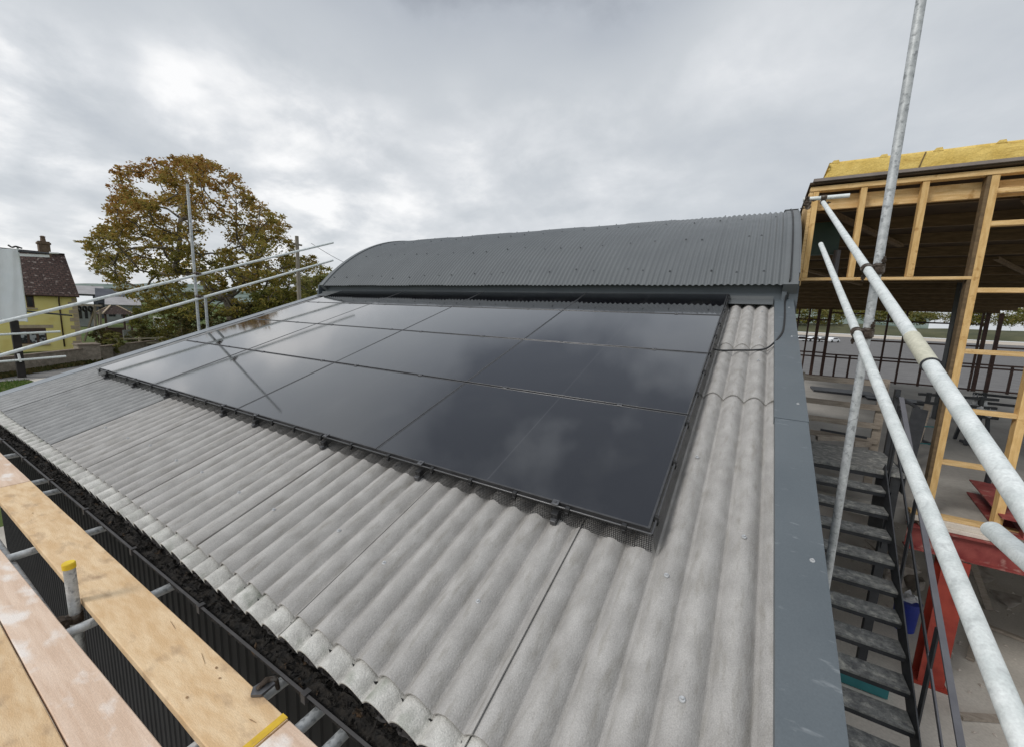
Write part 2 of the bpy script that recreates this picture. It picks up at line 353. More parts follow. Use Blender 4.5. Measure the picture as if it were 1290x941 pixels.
# woven wire skirt: wires and open holes
def mesh_mat(name, pitch, wire):
    m = bpy.data.materials.new(name); m.use_nodes = True; nt = m.node_tree; N = nt.nodes; L = nt.links; bs = N['Principled BSDF']
    bs.inputs['Base Color'].default_value = (.012, .012, .013, 1); bs.inputs['Roughness'].default_value = .5
    tc = N.new('ShaderNodeTexCoord'); sp = N.new('ShaderNodeSeparateXYZ'); L.new(tc.outputs['UV'], sp.inputs[0])
    outs = []
    for k in (0, 1):
        md = N.new('ShaderNodeMath'); md.operation = 'PINGPONG'; md.inputs[1].default_value = pitch / 2; L.new(sp.outputs[k], md.inputs[0])
        lt = N.new('ShaderNodeMath'); lt.operation = 'LESS_THAN'; lt.inputs[1].default_value = wire / 2; L.new(md.outputs[0], lt.inputs[0]); outs.append(lt.outputs[0])
    mxx = N.new('ShaderNodeMath'); mxx.operation = 'MAXIMUM'; L.new(outs[0], mxx.inputs[0]); L.new(outs[1], mxx.inputs[1])
    L.new(mxx.outputs[0], bs.inputs['Alpha'])
    return m
M['mesh'] = mesh_mat('wire_mesh', .011, .0034)

# ------------------------------------------------------------------ world and sun
SUN_EL, SUN_AZ = R(42), R(212)              # azimuth measured clockwise from +Y
wd = bpy.data.worlds.new('World'); scene.world = wd; wd.use_nodes = True
nt = wd.node_tree; N = nt.nodes; L = nt.links; N.clear()
out = N.new('ShaderNodeOutputWorld')
sky = N.new('ShaderNodeTexSky'); sky.sky_type = 'NISHITA'; sky.sun_disc = False; sky.sun_elevation = SUN_EL; sky.sun_rotation = SUN_AZ
bg1 = N.new('ShaderNodeBackground'); bg1.inputs[1].default_value = .1; L.new(sky.outputs[0], bg1.inputs[0])
tc = N.new('ShaderNodeTexCoord'); sp = N.new('ShaderNodeSeparateXYZ'); L.new(tc.outputs['Generated'], sp.inputs[0])
def mth(op, a, b=None, c=None):
    n = N.new('ShaderNodeMath'); n.operation = op
    for i, s in enumerate((a, b, c)):
        if s is None: continue
        if isinstance(s, (int, float)): n.inputs[i].default_value = s
        else: L.new(s, n.inputs[i])
    return n.outputs[0]
zz = mth('ADD', mth('MAXIMUM', sp.outputs[2], 0.0), .34)
cb = N.new('ShaderNodeCombineXYZ'); L.new(mth('DIVIDE', sp.outputs[0], zz), cb.inputs[0]); L.new(mth('DIVIDE', sp.outputs[1], zz), cb.inputs[1])
def wnoise(scale, det, rough, off, dist=0, st=(1, 1, 1)):
    mp = N.new('ShaderNodeMapping'); mp.inputs['Location'].default_value = off; mp.inputs['Scale'].default_value = st; L.new(cb.outputs[0], mp.inputs[0])
    n = N.new('ShaderNodeTexNoise'); n.inputs['Scale'].default_value = scale; n.inputs['Detail'].default_value = det; n.inputs['Roughness'].default_value = rough
    n.inputs['Distortion'].default_value = dist; L.new(mp.outputs[0], n.inputs['Vector']); return n.outputs['Fac']
n1 = wnoise(.75, 6, .5, (3.1, 1.7, 0), .12)
n2 = wnoise(2.9, 8, .56, (7.3, 2.2, 0), .15)
nn = mth('MULTIPLY_ADD', n2, .5, mth('MULTIPLY', n1, .42))
# breaks in the cloud where the light comes through, and thicker grey banks; off-frame patches are added to shape the panel reflections
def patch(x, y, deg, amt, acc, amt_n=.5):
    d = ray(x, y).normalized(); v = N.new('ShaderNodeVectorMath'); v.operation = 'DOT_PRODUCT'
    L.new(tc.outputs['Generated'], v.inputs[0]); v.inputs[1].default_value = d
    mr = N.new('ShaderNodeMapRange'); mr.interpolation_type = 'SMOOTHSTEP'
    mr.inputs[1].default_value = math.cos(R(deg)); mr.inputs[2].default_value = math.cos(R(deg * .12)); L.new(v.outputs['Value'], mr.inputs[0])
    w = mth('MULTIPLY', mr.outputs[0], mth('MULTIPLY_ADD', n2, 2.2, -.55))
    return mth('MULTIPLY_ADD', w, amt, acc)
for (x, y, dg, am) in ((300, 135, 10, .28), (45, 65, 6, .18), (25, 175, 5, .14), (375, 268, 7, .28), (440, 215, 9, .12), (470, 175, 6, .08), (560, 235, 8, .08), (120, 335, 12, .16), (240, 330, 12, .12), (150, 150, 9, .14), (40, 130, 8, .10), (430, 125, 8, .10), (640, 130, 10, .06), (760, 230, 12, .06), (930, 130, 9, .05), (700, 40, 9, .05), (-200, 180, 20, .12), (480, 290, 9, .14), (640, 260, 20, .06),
                       (110, 240, 10, -.10), (430, 60, 22, -.07), (180, 60, 12, -.07), (1000, 30, 30, -.02), (600, -560, 34, -.5), (740, -230, 22, -.34), (420, -420, 24, -.2), (900, -500, 24, -.12)):  # final entries: unseen dark clouds added overhead so the near panels mirror less sky
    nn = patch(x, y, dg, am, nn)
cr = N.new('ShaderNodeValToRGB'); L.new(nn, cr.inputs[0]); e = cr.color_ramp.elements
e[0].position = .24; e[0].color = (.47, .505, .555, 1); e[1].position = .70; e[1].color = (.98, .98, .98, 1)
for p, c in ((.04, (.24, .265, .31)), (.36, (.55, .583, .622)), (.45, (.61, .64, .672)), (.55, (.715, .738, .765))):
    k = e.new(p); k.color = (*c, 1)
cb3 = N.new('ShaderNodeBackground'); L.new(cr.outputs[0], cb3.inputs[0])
# an overcast sky is brighter overhead than at the horizon
ov = N.new('ShaderNodeMapRange'); ov.inputs[1].default_value = .55; ov.inputs[2].default_value = .95; ov.inputs[3].default_value = .96; ov.inputs[4].default_value = 1.35
L.new(sp.outputs[2], ov.inputs[0]); L.new(ov.outputs[0], cb3.inputs[1])
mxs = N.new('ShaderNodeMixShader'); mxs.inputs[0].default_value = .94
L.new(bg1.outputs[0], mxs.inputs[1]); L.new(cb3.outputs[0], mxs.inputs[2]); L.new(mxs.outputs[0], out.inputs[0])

sl = bpy.data.lights.new('sun', 'SUN'); sl.energy = 1.5; sl.angle = R(15); sl.color = (1, .965, .92)
so = bpy.data.objects.new('sun', sl); COL.objects.link(so); so.location = (-20, -10, 40)
sd = Vector((math.sin(SUN_AZ) * math.cos(SUN_EL), math.cos(SUN_AZ) * math.cos(SUN_EL), math.sin(SUN_EL)))
so.rotation_euler = sd.to_track_quat('Z', 'Y').to_euler()
vs = scene.view_settings; vs.view_transform = 'Standard'; vs.look = 'None'; vs.exposure = .12; vs.gamma = 1; vs.use_curve_mapping = False

# ------------------------------------------------------------------ the setting: ground
def sheet(name, poly, z, m, kind='structure'):
    mb = MB(); mb.add([(p[0], p[1], z) for p in poly], [tuple(range(len(poly)))])
    o = mb.build(name, m); return tag(o, kind=kind)
sheet('ground', [(-4000, -4000), (4000, -4000), (4000, 4000), (-4000, 4000)], G - .06, M['grass'])
sheet('yard', [(-6, -12), (70, -12), (70, 25.5), (-6, 25.5)], G - .004, M['conc'])
sheet('tarmac_yard', [(-10, 25.5), (120, 25.5), (420, 295), (-40, 295)], G - .008, M['tarmac'])
for k, yy in enumerate((38,)):
    sheet('pavement', [(4, yy), (125, yy + 2), (125, yy + 5), (4, yy + 3)], G + .002, M['slab'])
# lane on the left with a kerb strip
sheet('road', [(-30.9, -40), (-35.2, -40), (-34.2, 3.5), (-36.9, 9), (-52, 40), (-46, 43), (-31.5, 10), (-30.4, 4)], G - .02, M['road'])
sheet('path', [(-30.3, 4.1), (-24, 4.2), (-24, 8), (-30.9, 8.6)], G - .012, M['path'])
mb = MB()
def hl(i, j):
    a = R(75 + 130 * i); r = 900 + 500 * j
    x, y = CAM.x + r * math.cos(a), CAM.y + r * math.sin(a)
    h = (24 + 34 * j) * (.75 + .35 * mnoise.noise(Vector((i * 9, j, 3.3))) + .12 * mnoise.noise(Vector((i * 40, j * 4, 1))))
    return (x, y, G - 2 + max(0, h) * min(1, j * 2.2))
mb.grid(160, 8, hl); tag(mb.build('hills', M['hill']), kind='structure')

# ------------------------------------------------------------------ the barn
barn = thing('barn', (3.7, 4, G), 'long barn with a pale corrugated lean-to roof under the panels and a grey barrel roof', 'barn')
PITCH, AMP = 1.022 / 7, .031
XR = 8.48
def prof(x):                                 # corrugation height, valleys at the side laps
    c = abs(math.sin(math.pi * (x - XR) / PITCH)) ** .8
    return AMP * (2 * c - 1)
W0 = -.134
COURSES = [(-1.05, 1.87, 0), (1.72, 3.0, 1), (2.85, 4.42, 2)]
roof_part = None
def roof_sheet(x0, x1, v0, v1, name='roof_sheet', m=None, dw=0.0, lift=.010):
    mb = MB(); nx = max(6, int(round((x1 - x0) / PITCH * 14))); nv = 6
    ox = rnd.uniform(-.004, .004); jit = rnd.uniform(-.002, .003)
    v0 = v0 + rnd.uniform(-.006, .006)
    def top(i, j):
        x = x0 + (x1 - x0) * i; v = v0 + (v1 - v0) * j
        w = W0 + dw + prof(x) + .012 * (1 - j) + jit + (lift * max(0, (x - (x1 - .12)) / .12))
        return pl(x, v, w)
    mb.grid(nx, nv, top)
    T = .009
    n = Vector((0, -SA, CA)) * -T
    fr = [top(i / nx, 0) for i in range(nx + 1)]
    vs = fr + [p + n for p in fr]
    mb.add(vs, [(nx + 1 + i, nx + 2 + i, i + 1, i) for i in range(nx)])
    for k in (0, 1):
        sd_ = [top(k, j / nv) for j in range(nv + 1)]
        vs = sd_ + [p + n for p in sd_]
        mb.add(vs, [((nv + 1 + i, i, i + 1, nv + 2 + i) if k == 0 else (i, nv + 1 + i, nv + 2 + i, i + 1)) for i in range(nv)])
    return mb.build(name, m or M['cement'], barn)
for k in range(10):
    xr = XR - k * 1.022; xl = max(xr - 1.022, -.86)
    if xr <= -.8: break
    for (v0, v1, c) in COURSES:
        roof_sheet(xl, xr + .045, v0, v1, m=M['cement_grey'] if k >= 6 else None)
    roof_sheet(xl, xr + .03, -1.145, -.8, 'eaves_filler', M['cement_pale'], dw=-.0165)
# roof screws with washers: rows across the slope
def screw_mesh(r, h, name, m, parent):
    mb = MB(); mb.tube((0, 0, 0), (0, 0, h * .4), r, 10, r * .85); mb.tube((0, 0, h * .4), (0, 0, h), r * .5, 6, r * .42)
    return mb.build(name, m, parent, local=True)
scr = None
def place_screw(u, v, w=None):
    global scr
    kx = round((u - XR) / PITCH - .5) + .5
    x = XR + kx * PITCH
    p = pl(x, v, W0 + AMP + .010) - Vector(barn.location)
    if scr is None:
        scr = screw_mesh(.012, .012, 'roof_screw', M['washer'], barn); scr.location = p; scr.rotation_euler = (AL, 0, 0)
    else:
        dup_part(scr, barn, p)
for k in range(9):
    xr = XR - k * 1.022
    for du in ((.22, .8) if k else (.36,)):
        place_screw(xr - du, -.62 + rnd.uniform(-.05, .05))
for (u, v) in ((8.3, .22), (7.95, -.15), (8.35, 1.55), (8.2, 3.05), (8.3, 3.95), (8.05, 4.05), (7.9, .8), (8.3, 2.45)):
    place_screw(u, v)
# verge flashings
def verge(x0, x1, wtop, va, vb, m, name, drop, up=0):
    mb = MB(); t = .003
    o = up
    poly = [(x0 - o, W0 - .03), (x0 - o, wtop + o), (x1 + o, wtop + o), (x1 + o, wtop - drop), (x1 + o - t, wtop - drop), (x1 + o - t, wtop + o - t), (x0 - o + t, wtop + o - t), (x0 - o + t, W0 - .03)]
    n = 26; k = len(poly); vs = []
    for q in range(n + 1):
        v = va + (vb - va) * q / n
        for (a, b) in poly:
            wob = .0016 * mnoise.noise(Vector((a * 6, v * 2.1, 5))) if b > wtop - .01 else .0012 * mnoise.noise(Vector((a * 3, v * 1.7, b * 5)))
            vs.append(pl(a + wob * .6, v, b + wob))
    fs = [tuple(range(k)), tuple(n * k + r for r in range(k))[::-1]]
    for q in range(n):
        for r in range(k): fs.append((q * k + r, q * k + (r + 1) % k, (q + 1) * k + (r + 1) % k, (q + 1) * k + r))
    mb.add(vs, fs); return mb.build(name, m, barn)
verge(8.385, 8.575, -.055, -1.2, 1.50, M['flash'], 'verge_flashing', .22)
verge(8.385, 8.575, -.055, 1.38, 4.52, M['flash'], 'verge_flashing', .22, .0032)
mbx = MB(); mbx.prism([pl(a, -1.15, b) for a, b in ((-.90, -.085), (-.64, -.085), (-.64, -.093), (-.89, -.093), (-.89, -.3), (-.90, -.3))], pl(0, 5.6, 0))
mbx.build('verge_flashing', M['zinc'], barn)
vscr = None
for v in (-.9, .15, 1.62, 3.02, 4.0):
    p = pl(8.525, v, -.055) - Vector(barn.location)
    if vscr is None:
        vscr = screw_mesh(.011, .01, 'verge_screw', M['washer'], barn); vscr.location = p; vscr.rotation_euler = (AL, 0, 0)
    else: dup_part(vscr, barn, p)
# walls under the lean-to and the barrel
YW = -.965
def ribwall(name, p0, p1, z0, z1, nrm, pitch=.2, dep=.018, m=None):
    p0 = Vector(p0); p1 = Vector(p1); d = (p1 - p0); Ln = d.length; d.normalize(); nrm = Vector(nrm)
    mb = MB(); n = int(Ln / pitch); pts = []
    for i in range(n):
        for (a, h) in ((0, 0), (.5, 0), (.62, dep), (.88, dep)):
            q = p0 + d * ((i + a) * pitch) + nrm * h
            pts.append(q)
    pts.append(p1)
    vs = [(q.x, q.y, z0) for q in pts] + [(q.x, q.y, z1) for q in pts]; k = len(pts)
    mb.add(vs, [(i, i + 1, k + i + 1, k + i) for i in range(k - 1)])
    return mb.build(name, m or M['blackwall'], barn)
ribwall('front_wall', (-.86, YW, 0), (8.5, YW, 0), G, -.48, (0, -1, 0), pitch=.095, dep=.008)
def zr(y): return y * math.tan(AL) - .165 / CA
ARC_Y, ARC_Z, ARC_R = 7.28, -1.351, 4.285
a0 = math.acos((ARC_Y - 4.10) / ARC_R); a1 = math.pi - a0
def arc(a, r=ARC_R): return (ARC_Y - r * math.cos(a), ARC_Z + r * math.sin(a))
for X, t in ((-.86, -.05), (8.5, .0)):
    poly = [(X, YW + .02, G), (X, 10.6, G), (X, 10.6, 1.2)]
    for k in range(17):
        y, z = arc(a1 + (a0 - a1) * k / 16, ARC_R - .05); poly.append((X, min(y, 10.58), z))
    poly += [(X, 4.1, zr(4.1) - .02), (X, YW + .02, zr(YW) - .02)]
    MB().prism(poly, (.05 if X < 0 else -.05, 0, 0)).build('gable_wall', M['anthracite'], barn)
MB().box((-.95, 10.5, G), (8.45, 10.56, 1.3)).build('rear_wall', M['blackwall'], barn)
# fascia between the two roofs
YF = 4.17
fz = zr(YF) + .05
MB().box((-.62, YF, fz - .3), (8.52, YF + .03, 1.55)).build('fascia', M['anthracite'], barn)
MB().prism([(8.525, YF - .012, fz - .2), (8.62, YF - .012, fz - .2), (8.62, YF - .012, 1.54), (8.525, YF - .012, 1.54)], (0, .05, 0)).build('fascia_corner', M['anthracite'], barn)
mb = MB()
mb.prism([(-.74, YF - .001, fz + .10), (-.74, YF - .004, fz + .06), (-.74, YF - .16, fz - .005), (-.74, YF - .16, fz - .012), (-.74, YF - .001, fz + .05)], (9.11, 0, 0))
mb.build('apron_flashing', M['slate'], barn)
# barrel roof, corrugated round the arc
mb = MB(); P2 = .0762; XA0, XA1 = -.56, 8.46
nX = int((XA1 - XA0) / P2 * 8); nA = 44
def barrel(i, j):
    x = XA0 + (XA1 - XA0) * i; a = a0 - .012 + (a1 - a0 + .024) * j
    r = ARC_R + .0115 * math.cos(2 * math.pi * x / P2)
    lap = .009 if (int((x + .56) / .915) % 2) else 0
    y, z = arc(a, r + lap); return (x, y, z)
mb.grid(nX, nA, barrel, flip=True)
barrel_roof = mb.build('barrel_roof', M['slate'], barn)
bs_ = None
for k in range(12):
    for q, aa in enumerate((a0 + .05, a0 + .24, a0 + .45, a0 + .66)):
        for dx in (0, .36):
            x = 8.3 - k * .79 - dx - (q % 2) * .05
            if x < -.4: continue
            x = round((x + rnd.uniform(-.09, .09)) / P2) * P2
            aa += rnd.uniform(-.012, .012); y, z = arc(aa, ARC_R + .014)
            lo = Vector((x, y, z)) - worg(barrel_roof)
            if bs_ is None:
                bs_ = screw_mesh(.015, .016, 'roof_screw', M['washer_dark'], barrel_roof)
                bs_.location = lo; bs_.rotation_euler = (math.pi / 2 - aa, 0, 0)
            else:
                c = dup_part(bs_, barrel_roof, lo); c.rotation_euler = (math.pi / 2 - aa, 0, 0)
# verge trims of the barrel
def arc_strip(name, x0, x1, ra, rb, as_, ae, n, m):
    mb = MB()
    def ring(a):
        y0, z0 = arc(a, ra); y1, z1 = arc(a, rb)
        return [(x0, y0, z0), (x1, y0, z0), (x1, y1, z1), (x0, y1, z1)]
    vs = []
    for k in range(n + 1): vs += ring(as_ + (ae - as_) * k / n)
    fs = [(0, 1, 2, 3), tuple(n * 4 + q for q in (3, 2, 1, 0))]
    for k in range(n):
        for q in range(4):
            b = k * 4; fs.append((b + q, b + 4 + q, b + 4 + (q + 1) % 4, b + (q + 1) % 4))
    mb.add(vs, fs); return mb.build(name, m, barn)
arc_strip('barrel_verge', 8.45, 8.60, ARC_R - .14, ARC_R + .028, a0 - .015, a1, 44, M['slate'])
arc_strip('barrel_verge', 8.60, 8.612, ARC_R - .16, ARC_R + .034, a0 + .03, a1, 44, M['slate'])
arc_strip('barrel_verge', -.64, -.53, ARC_R - .12, ARC_R + .03, a0 - .015, a1, 44, M['slate'])
arc_strip('ridge_cap', 8.435, 8.62, ARC_R + .035, ARC_R + .045, a0 + .60, a1 - .5, 20, M['slate'])
# gutter
gy, gz, gr = -1.045, -.565, .062
mb = MB(); pts = []
for k in range(13):
    a = math.pi + math.pi * k / 12; pts.append((gy + gr * math.cos(a), gz + gr * math.sin(a)))
pts = [(gy - gr - .012, gz + .004), (gy - gr, gz + .006)] + pts
inner = [(gy + (gr - .004) * math.cos(math.pi + math.pi * k / 12), gz + (gr - .004) * math.sin(math.pi + math.pi * k / 12)) for k in range(12, -1, -1)]
mb.prism([(-1.1, a, b) for a, b in pts + inner], (9.75, 0, 0))
gut = mb.build('gutter', M['gutter'], barn)
gb = None
for k in range(11):
    x = -.6 + k * .92
    if gb is None:
        mb = MB(); mb.box((-.014, -.014, -.03), (.014, .006, .012)); mb.box((-.014, -.004, .008), (.014, .018, .012))
        gb = mb.build('gutter_bracket', M['gutter'], gut, local=True); gb.location = Vector((x, gy - gr - .004, gz)) - worg(gut)
    else: dup_part(gb, gut, Vector((x, gy - gr - .004, gz)) - worg(gut))
# muck in the gutter: lumpy bed with crumbs
mb = MB()
def muck(i, j):
    x = -1.05 + 9.6 * i; y = gy - gr + .006 + (2 * gr - .012) * j
    h = gz - .012 + .024 * mnoise.noise(Vector((x * 9, y * 30, 0))) + .018 * mnoise.noise(Vector((x * 31, y * 60, 4)))
    return (x, y, h - .03 * (abs(j - .5) * 2) ** 3)
mb.grid(420, 8, muck, smooth=False)
for _ in range(1500):
    x = rnd.uniform(-1, 8.5); y = gy + rnd.uniform(-.05, .05); s = rnd.uniform(.004, .013)
    c = Vector((x, y, gz - .004 + rnd.uniform(-.01, .016)))
    a, b = Vector((rnd.gauss(0, 1), rnd.gauss(0, 1), rnd.gauss(0, .5))).normalized() * s, Vector((rnd.gauss(0, 1), rnd.gauss(0, 1), rnd.gauss(0, .8))).normalized() * s
    n_ = a.cross(b).normalized() * s * .6
    mb.add([c - a - b, c + a - b * .5, c + a * .6 + b, c - a + b * .7, c + n_], [(0, 1, 4), (1, 2, 4), (2, 3, 4), (3, 0, 4)])
tag(mb.build('gutter_debris', M['debris']), 'black rotted leaves and moss filling the long eaves gutter', 'debris', kind='stuff')

# ------------------------------------------------------------------ solar panels
CPX, RPY = 1.965, 1.154
PW, PH, PT, FW = CPX - .005, RPY - .018, .030, .011
def make_panel():
    t = thing('solar_panel', (0, 0, 0), '', 'solar panel', 'all-black solar panels laid in four rows on the pale roof')
    mb = MB(); a, b = PW / 2, PH / 2
    for lo, hi in (((-a, -b, -PT), (a, -b + FW, 0)), ((-a, b - FW, -PT), (a, b, 0)), ((-a, -b + FW, -PT), (-a + FW, b - FW, 0)), ((a - FW, -b + FW, -PT), (a, b - FW, 0))):
        mb.box(lo, hi, .0012)
    mb.build('frame', M['frame'], t, local=True)
    mb = MB(); mb.box((-a + FW - .001, -b + FW - .001, -.008), (a - FW + .001, b - FW + .001, -.0022)); mb.build('glass', M['glass'], t, local=True)
    return t
rows = ['bottom', 'second', 'third', 'top']
cols = ['leftmost', 'second from left', 'second from right', 'rightmost']
CL = [[.38, 1.40], [2.37, 3.70], [4.30, 5.32], [6.35, 7.36]]
proto = make_panel(); first = True
for r in range(4):
    for c in range(4):
        u, v = (c + .5) * CPX, (r + .5) * RPY
        rot = (AL + rnd.uniform(-.0012, .0012), rnd.uniform(-.0012, .0012), 0)
        rn = {0: 'the bottom row along the mesh skirt', 1: 'the second row up', 2: 'the third row up', 3: 'the top row below the dark fascia'}[r]
        lab = 'black solar panel, %s in %s' % (cols[c], rn)
        if first: p = proto; p.location = pl(u, v, 0); p.rotation_euler = rot; p['label'] = lab
        else: p = dup(proto, pl(u, v, 0), lab, rot)
        first = False
panels = [o for o in COL.objects if o.name.startswith('solar_panel')]
panels.sort(key=lambda o: (round(o.location.y, 1), o.location.x))
cm = None
for i, p in enumerate(panels):               # clamps along the lower edge of every panel
    r, c = divmod(i, 4)
    for u in CL[c]:
        lo = (u - (c + .5) * CPX + rnd.uniform(-.02, .02), -PH / 2 - .009, 0)
        if cm is None:
            mb = MB(); mb.box((-.02, -.019, -.004), (.02, .019, .0045), .001); mb.tube((0, 0, .004), (0, 0, .009), .006, 8)
            cm = mb.build('clamp', M['clamp'], p, local=True); cm.location = lo
        else: dup_part(cm, p, lo)
# aluminium rails under the array with their feet
rail0 = None
us = sorted(sum(CL, []))
for u in us:
    if rail0 is None:
        t = thing('mounting_rail', (0, 0, 0), 'dark mounting rail end sticking out below the bottom row of solar panels', 'mounting rail', 'rail ends under the lower edge of the array')
        mb = MB(); mb.box((-.02, -.052, -.075), (.02, 4.6, -.036), .002); mb.build('rail', M['black_plastic'], t, local=True)
        mb = MB(); mb.box((-.017, -.075, -.098), (.017, -.02, -.066), .002); mb.tube((0, -.045, -.066), (0, -.045, -.05), .008, 8); mb.build('foot', M['clamp'], t, local=True)
        rail0 = t; t.rotation_euler = (AL, 0, 0); t.location = pl(u, 0, 0)
    else: dup(rail0, pl(u, 0, 0))
# wire mesh skirt round the lower, right and top edges
sk = thing('mesh_skirt', pl(7.86, 0, -.03), 'black wire mesh skirt clipped round the edge of the solar array', 'mesh skirt')
mb = MB(); L0, L1 = .0, 4 * CPX
def skirt_front(i, j):
    return pl(L0 + (L1 - L0 + .02) * i, -.012 - .022 * j + .003 * math.sin(i * 61), -.012 - .094 * j)
mb.grid(120, 4, skirt_front)
o = mb.build('mesh', M['mesh'], sk)
o.data.uv_layers.new(name='UVMap')
def set_uv(o, fu):
    uv = o.data.uv_layers['UVMap']
    for lp in o.data.loops: uv.data[lp.index].uv = fu(o.data.vertices[lp.vertex_index].co)
set_uv(o, lambda c: (c.x, (c.z - c.y * .6)))
mb = MB()
def skirt_side(i, j):
    return pl(L1 + .012 + .02 * j, -.02 + 4.66 * i, -.012 - .112 * j)
mb.grid(80, 4, skirt_side)
o = mb.build('mesh', M['mesh'], sk); o.data.uv_layers.new(name='UVMap'); set_uv(o, lambda c: (c.y, c.z - c.y * math.tan(AL)))
mb = MB(); mb.tube(pl(-.01, -.014, -.010), pl(L1 + .012, -.014, -.010), .006, 8); mb.tube(pl(L1 + .012, -.014, -.010), pl(L1 + .012, 4.63, -.010), .006, 8)
mb.build('edge_bead', M['frame'], sk)
clip = None
def put_clip(p, rz):
    global clip
    lo = Vector(p) - Vector(sk.location)
    if clip is None:
        mb = MB(); mb.box((-.013, -.012, -.03), (.013, .012, .003), .003); mb.box((-.009, -.02, -.045), (.009, -.008, -.02), .003)
        clip = mb.build('clip', M['black_plastic'], sk, local=True); clip.location = lo; clip.rotation_euler = (AL, 0, rz)
    else:
        c = dup_part(clip, sk, lo); c.rotation_euler = (AL, 0, rz)
u = .12
while u < L1:
    put_clip(pl(u, -.014, .001), 0); u += rnd.uniform(.27, .42)
v = .1
while v < 4.6:
    put_clip(pl(L1 + .014, v, .001), R(90)); v += rnd.uniform(.36, .52)
# black supply cable from the array up the verge
wcr = W0 + AMP + .016
pts = [(7.86, 2.60, -.07), (7.95, 2.615, wcr), (8.09, 2.64, wcr + .004), (8.22, 2.68, wcr), (8.32, 2.75, wcr - .002), (8.385, 2.86, -.06), (8.425, 2.99, -.046), (8.452, 3.15, -.045), (8.468, 3.4, -.046), (8.48, 3.8, -.045), (8.488, 4.22, -.045)]
P = [pl(*q) for q in pts]; top = P[-1]
P += [Vector((8.50, YF - .03, top.z + .10)), Vector((8.505, YF - .03, 1.46)), Vector((8.51, 4.06, 1.56))]
for k in range(1, 14):
    y, z = arc(a0 + .02 + k * .06, ARC_R + .045); P.append(Vector((8.515, y, z)))
def smooth_path(P, n=6):
    Q = []
    for i in range(len(P) - 1):
        p0, p1, p2, p3 = P[max(i - 1, 0)], P[i], P[i + 1], P[min(i + 2, len(P) - 1)]
        for k in range(n):
            t = k / n
            Q.append(.5 * ((2 * p1) + (p2 - p0) * t + (2 * p0 - 5 * p1 + 4 * p2 - p3) * t * t + (3 * p1 - p0 - 3 * p2 + p3) * t ** 3))
    return Q + [P[-1]]
tag(MB().path(smooth_path(P), .0085, 10).build('cable', M['black_plastic']), 'black cable looping from the array over the pale roof and up the verge', 'cable')

# ------------------------------------------------------------------ scaffold tubes and fittings
TR = .02415
def tube_thing(p0, p1, label, m='galv', group=None, name='scaffold_tube', r=TR, cat='scaffold tube'):
    mb = MB(); mb.tube(p0, p1, r, 20, hollow=.004)
    return tag(mb.build(name, M[m]), label, cat, group)
cpl = None
def coupler(p, axis, across, label, s=1.0):
    global cpl
    d = Vector(axis).normalized(); x = Vector(across); x = (x - d * x.dot(d)).normalized(); y = d.cross(x)
    mt = Matrix((x, y, d)).transposed().to_4x4()
    mt.translation = Vector(p)
    if cpl is None:
        t = thing('scaffold_coupler', (0, 0, 0), label, 'coupler', 'steel couplers clamping the scaffold tubes')
        mb = MB(); mb.tube((0, 0, -.024), (0, 0, .024), .031, 16); mb.box((.022, -.026, -.02), (.05, .026, .02), .004); mb.build('band', M['fitting'], t, local=True)
        mb = MB(); mb.tube((.055, -.03, 0), (.055, .03, 0), .028, 14); mb.box((.03, -.02, -.018), (.058, .02, .018), .003); mb.build('cap_flap', M['fitting'], t, local=True)
        mb = MB(); mb.tube((-.01, -.03, 0), (-.01, -.078, 0), .0065, 8); mb.tube((-.01, -.045, 0), (-.01, -.062, 0), .013, 6)
        mb.build('bolt', M['fitting'], t, local=True)
        mb = MB(); mb.tube((.07, .02, 0), (.07, .075, 0), .0065, 8); mb.tube((.07, .042, 0), (.07, .058, 0), .013, 6); mb.build('bolt', M['fitting'], t, local=True)
        cpl = t
    else: t = dup(cpl, None, label)
    t.matrix_world = mt
    return t
XP, XL = 8.82, 8.765
tube_thing((XP, 1.35, G), (XP, 1.50, 3.9), 'tall mottled galvanised scaffold pole standing against the sky on the right', 'galv')
r1a, r1b = Vector((XL, 4.70, 2.555)), Vector((XL, -2.6, -.10))
# upper and lower guard tubes climbing beside the verge
ra0, ra1 = Vector((XL, 4.592, 2.553)), Vector((XL, -.381, .717)); dA = (ra1 - ra0).normalized()
rb0, rb1 = Vector((XL, 4.094, 1.955)), Vector((XL, -.728, .203)); dB = (rb1 - rb0).normalized()
t1 = thing('scaffold_tube', ra1 + dA * 2.2, 'upper long pale guard tube with a beige sleeve beside the grey verge', 'scaffold tube', 'guard tubes climbing beside the right verge')
MB().tube(ra0, ra1 + dA * 2.2, TR, 24, hollow=.004).build('tube', M['galv_pale'], t1)
sv0 = ra0 + dA * ((ra0.y - .36) / -dA.y)
MB().tube(sv0, sv0 + dA * .27, TR + .0035, 24).build('sleeve', M['sleeve'], t1)
MB().tube(sv0 + dA * .27, sv0 + dA * .277, TR + .005, 24).build('band', M['steel_dark'], t1)
tube_thing(rb0, rb1 + dB * 2.4, 'lower long pale guard tube running under the sleeved one beside the verge', 'galv_pale', 'guard tubes climbing beside the right verge')
tube_thing((8.83, -.34, .475), (8.83, -2.2, .475), 'short pale tube end poking in at the right edge of the view', 'galv_pale')
tp = ra0 + dA * .12
q0, q1 = ony(1012, 250, tp.y), ony(1071, 243, tp.y)
tube_thing((q0.x, tp.y, tp.z + .055), (q1.x, tp.y, tp.z + .055), 'short horizontal tube across the top end of the sleeved guard tube', 'galv_pale')
coupler(ra0 + dA * .10, dA, (0, 0, 1), 'rusty coupler at the top end of the sleeved guard tube')
coupler((q0.x + .04, tp.y, tp.z + .055), (1, 0, 0), (0, 0, -1), 'rusty coupler on the left end of the short horizontal tube')
